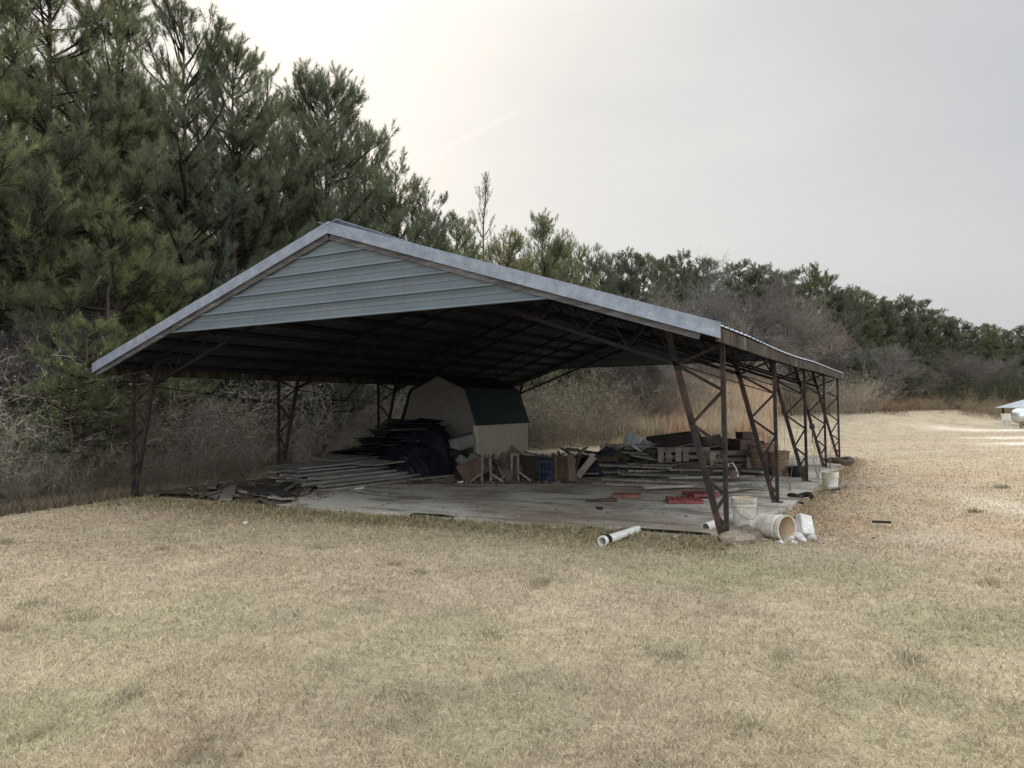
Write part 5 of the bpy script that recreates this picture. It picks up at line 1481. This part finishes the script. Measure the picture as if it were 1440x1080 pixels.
# small leaves and grit along the slab edge
# ------------------------------------------------------------------ far right: tank, panels, low roof
tk = empty("metal_tank", (0, 0, 0), "silvery round tank lying on its side at the far field's edge", "tank"); c = at_depth(1449, 583, 44)
zg = float(ground_z(c.x, c.y))
ux = Vector((math.cos(YAW + .12), math.sin(YAW + .12), 0))
m = MB(); prof = [(.05, -1.15), (.30, -1.08), (.43, -.92), (.46, -.8), (.46, .8), (.43, .92), (.30, 1.08), (.05, 1.15)]
m.lathe(prof, 28, rot=ux.to_track_quat("Z", "Y").to_matrix(), loc=(0, 0, .72)); m.build("shell", M_SILVER, tk, smooth=True)
for s in (-.6, .6):
    m = MB(); m.box(tuple(ux * s + Vector((0, 0, .15))), (.14, .5, .30)); m.build("cradle", M_CONC, tk)
tk.location = (c.x, c.y, zg)
for i, (px, lb) in enumerate([(1411, "white curved shell standing upright, outermost before the silvery tank"), (1417.5, "white curved shell standing upright between its twin and the silvery tank")]):
    c = at_depth(px, 585, 43.2); m = MB(); n = 10; vs, fs = [], []
    for k in range(n + 1):
        f = k / n; w = .15 * (1 - .35 * f) ; z = .88 - .86 * f; bow = .10 * math.sin(f * PI * .9)
        vs += [(-w + bow * .6, 0, z), (bow * .6, -.10 - bow * .4, z), (w + bow * .6, 0, z)]
    for k in range(n):
        for j in range(2): fs.append((3 * k + j, 3 * k + j + 1, 3 * k + 4 + j, 3 * k + 3 + j))
    m.add(vs, fs); m.box((0, .04, .02), (.3, .2, .04)); o = m.build("curved_shell", M_WHITE, smooth=True, label=lb, cat="shell"); o.location = (c.x, c.y, float(ground_z(c.x, c.y))); o.rotation_euler = (0, 0, YAW); 
c = at_depth(1462, 574, 48); sh = empty("low_shelter", (0, 0, 0), "low pale metal roof on posts behind the silvery tank", "shelter")
zg = float(ground_z(c.x, c.y)); he = at_depth(1420, 573.5, 48).z - zg; hr = at_depth(1446, 561, 48).z - zg
m = MB(); m.add([(-2.1, -1.2, he), (2.1, -1.2, he), (2.1, 1.2, he), (-2.1, 1.2, he), (-.8, 0, hr), (.8, 0, hr)], [(0, 1, 5, 4), (1, 2, 5), (2, 3, 4, 5), (3, 0, 4)]); m.build("roof", M_ROOF, sh, solid=.03)
for sx in (-1.7, 1.7):
    for sy in (-1, 1): m = MB(); m.box((sx, sy, he / 2), (.08, .08, he)); m.build("post", M_DARKSTEEL, sh)
sh.location = (c.x, c.y, zg); sh.rotation_euler = (0, 0, YAW)
# dark box on a thin pole in the field, seen between the last posts
c = at_depth(1142, 600, 30); zg = float(ground_z(c.x, c.y)); r_ = empty("mailbox", (0, 0, 0), "dark rounded box on a thin pole seen between the last posts", "mailbox")
m = MB(); m.tube((0, 0, 0), (0, 0, c.z - zg), .02, n=6); m.build("pole", M_WOODDARK, r_)
m = MB(); m.lathe([(.02, -.12), (.09, -.10), (.11, 0), (.09, .10), (.02, .12)], 14, loc=(0, 0, c.z - zg)); m.build("box", M_BLACK, r_, smooth=True)
r_.location = (c.x, c.y, zg)

# ------------------------------------------------------------------ sky and sun
SUN_AZ, SUN_EL = YAW + R(16), R(30)          # azimuth turned from +Y towards -X
sd = Vector((-math.sin(SUN_AZ) * math.cos(SUN_EL), math.cos(SUN_AZ) * math.cos(SUN_EL), math.sin(SUN_EL)))
sun_d = bpy.data.lights.new("sun", "SUN"); sun_d.energy = 1.4; sun_d.angle = R(22); sun_d.color = (1, .95, .86)
sun = bpy.data.objects.new("sun", sun_d); COL.objects.link(sun); sun.rotation_euler = sd.to_track_quat("Z", "Y").to_euler(); sun.location = (0, 0, 30)
w = bpy.data.worlds.new("World"); scene.world = w; w.use_nodes = True
nt = w.node_tree; nt.nodes.clear()
N = nt.nodes.new; Lk = nt.links.new
out = N("ShaderNodeOutputWorld"); bg = N("ShaderNodeBackground"); Lk(bg.outputs[0], out.inputs[0])
sky = N("ShaderNodeTexSky"); sky.sky_type = "NISHITA"; sky.sun_disc = False; sky.sun_elevation = SUN_EL; sky.sun_rotation = -SUN_AZ; sky.dust_density = 3
tc = N("ShaderNodeTexCoord")
dot = N("ShaderNodeVectorMath"); dot.operation = "DOT_PRODUCT"; dot.inputs[1].default_value = sd; Lk(tc.outputs["Generated"], dot.inputs[0])
rp_ = N("ShaderNodeValToRGB"); e = rp_.color_ramp.elements
for _ in range(4): e.new(.5)
for i, (p, c) in enumerate([(0.0, (6.6, 6.9, 7.2)), (.55, (5.6, 5.85, 6.2)), (.76, (5.75, 5.95, 6.2)), (.88, (6.6, 6.65, 6.65)), (.95, (7.5, 7.4, 7.15)), (1.0, (8.0, 7.85, 7.45))]):
    e[i].position = p; e[i].color = (c[0] / 10, c[1] / 10, c[2] / 10, 1)
mr = N("ShaderNodeMapRange"); mr.inputs[1].default_value = -1; mr.inputs[2].default_value = 1; Lk(dot.outputs["Value"], mr.inputs[0]); Lk(mr.outputs[0], rp_.inputs[0])
mp = N("ShaderNodeMapping"); mp.inputs["Scale"].default_value = (1.2, 1.2, 3.2); Lk(tc.outputs["Generated"], mp.inputs[0])
ns = N("ShaderNodeTexNoise"); ns.inputs["Scale"].default_value = 1.3; ns.inputs["Detail"].default_value = 5; ns.inputs["Roughness"].default_value = .5; Lk(mp.outputs[0], ns.inputs["Vector"])
r2 = N("ShaderNodeValToRGB"); r2.color_ramp.elements[0].position = .3; r2.color_ramp.elements[0].color = (.88, .895, .925, 1); r2.color_ramp.elements[1].position = .7; r2.color_ramp.elements[1].color = (1.07, 1.06, 1.04, 1); Lk(ns.outputs["Fac"], r2.inputs[0])
mu = N("ShaderNodeMix"); mu.data_type = "RGBA"; mu.blend_type = "MULTIPLY"; mu.inputs[0].default_value = 1; Lk(rp_.outputs[0], mu.inputs[6]); Lk(r2.outputs[0], mu.inputs[7])
# faint contrail: a thin great-circle streak
va, vb = (at_depth(588, 228, 1) - CAM).normalized(), (at_depth(742, 148, 1) - CAM).normalized(); nn = va.cross(vb).normalized(); mid_ = (va + vb).normalized()
d1 = N("ShaderNodeVectorMath"); d1.operation = "DOT_PRODUCT"; d1.inputs[1].default_value = nn; Lk(tc.outputs["Generated"], d1.inputs[0])
ab = N("ShaderNodeMath"); ab.operation = "ABSOLUTE"; Lk(d1.outputs["Value"], ab.inputs[0])
m1 = N("ShaderNodeMapRange"); m1.inputs[1].default_value = .0005; m1.inputs[2].default_value = .006; m1.inputs[3].default_value = 1; m1.inputs[4].default_value = 0; Lk(ab.outputs[0], m1.inputs[0])
d2 = N("ShaderNodeVectorMath"); d2.operation = "DOT_PRODUCT"; d2.inputs[1].default_value = mid_; Lk(tc.outputs["Generated"], d2.inputs[0])
m2 = N("ShaderNodeMapRange"); m2.inputs[1].default_value = math.cos(va.angle(vb) * .62); m2.inputs[2].default_value = math.cos(va.angle(vb) * .3); Lk(d2.outputs["Value"], m2.inputs[0])
mm = N("ShaderNodeMath"); mm.operation = "MULTIPLY"; Lk(m1.outputs[0], mm.inputs[0]); Lk(m2.outputs[0], mm.inputs[1])
m3 = N("ShaderNodeMath"); m3.operation = "MULTIPLY"; m3.inputs[1].default_value = .16; Lk(mm.outputs[0], m3.inputs[0])
mc = N("ShaderNodeMix"); mc.data_type = "RGBA"; Lk(m3.outputs[0], mc.inputs[0]); Lk(mu.outputs[2], mc.inputs[6]); mc.inputs[7].default_value = (1., .93, .86, 1)
# overcast gain added overhead and behind the camera to brighten ground, trees and gable
sx = N("ShaderNodeSeparateXYZ"); Lk(tc.outputs["Generated"], sx.inputs[0])
z1 = N("ShaderNodeMapRange"); z1.interpolation_type = "SMOOTHSTEP"; z1.inputs[1].default_value = .45; z1.inputs[2].default_value = .85; z1.inputs[3].default_value = 1; z1.inputs[4].default_value = 3.8; Lk(sx.outputs["Z"], z1.inputs[0])
z2 = N("ShaderNodeMapRange"); z2.interpolation_type = "SMOOTHSTEP"; z2.inputs[1].default_value = .15; z2.inputs[2].default_value = -.7; z2.inputs[3].default_value = 1; z2.inputs[4].default_value = 4.0; Lk(dot.outputs["Value"], z2.inputs[0])
z3 = N("ShaderNodeMath"); z3.operation = "MAXIMUM"; Lk(z1.outputs[0], z3.inputs[0]); Lk(z2.outputs[0], z3.inputs[1])
zz_ = N("ShaderNodeVectorMath"); zz_.operation = "SCALE"; Lk(mc.outputs[2], zz_.inputs[0]); Lk(z3.outputs[0], zz_.inputs["Scale"])
# cloud layer over the clear sky
sc_ = N("ShaderNodeMix"); sc_.data_type = "RGBA"; sc_.blend_type = "MULTIPLY"; sc_.inputs[0].default_value = 1; Lk(zz_.outputs[0], sc_.inputs[6]); sc_.inputs[7].default_value = (10, 10, 10, 1)
mx = N("ShaderNodeMix"); mx.data_type = "RGBA"; mx.inputs[0].default_value = .9; Lk(sky.outputs[0], mx.inputs[6]); Lk(sc_.outputs[2], mx.inputs[7])
Lk(mx.outputs[2], bg.inputs["Color"]); bg.inputs["Strength"].default_value = .1

scene.view_settings.view_transform = "Standard"
scene.view_settings.look = "None"
scene.view_settings.exposure = 0
scene.view_settings.gamma = 1
scene.render.engine = "CYCLES"
scene.cycles.max_bounces = 6
scene.cycles.diffuse_bounces = 3
scene.cycles.glossy_bounces = 2
scene.cycles.transmission_bounces = 2
scene.cycles.use_denoising = True
scene.cycles.denoising_prefilter = "ACCURATE"
for o in scene.objects:
    if "_h" in o: del o["_h"]
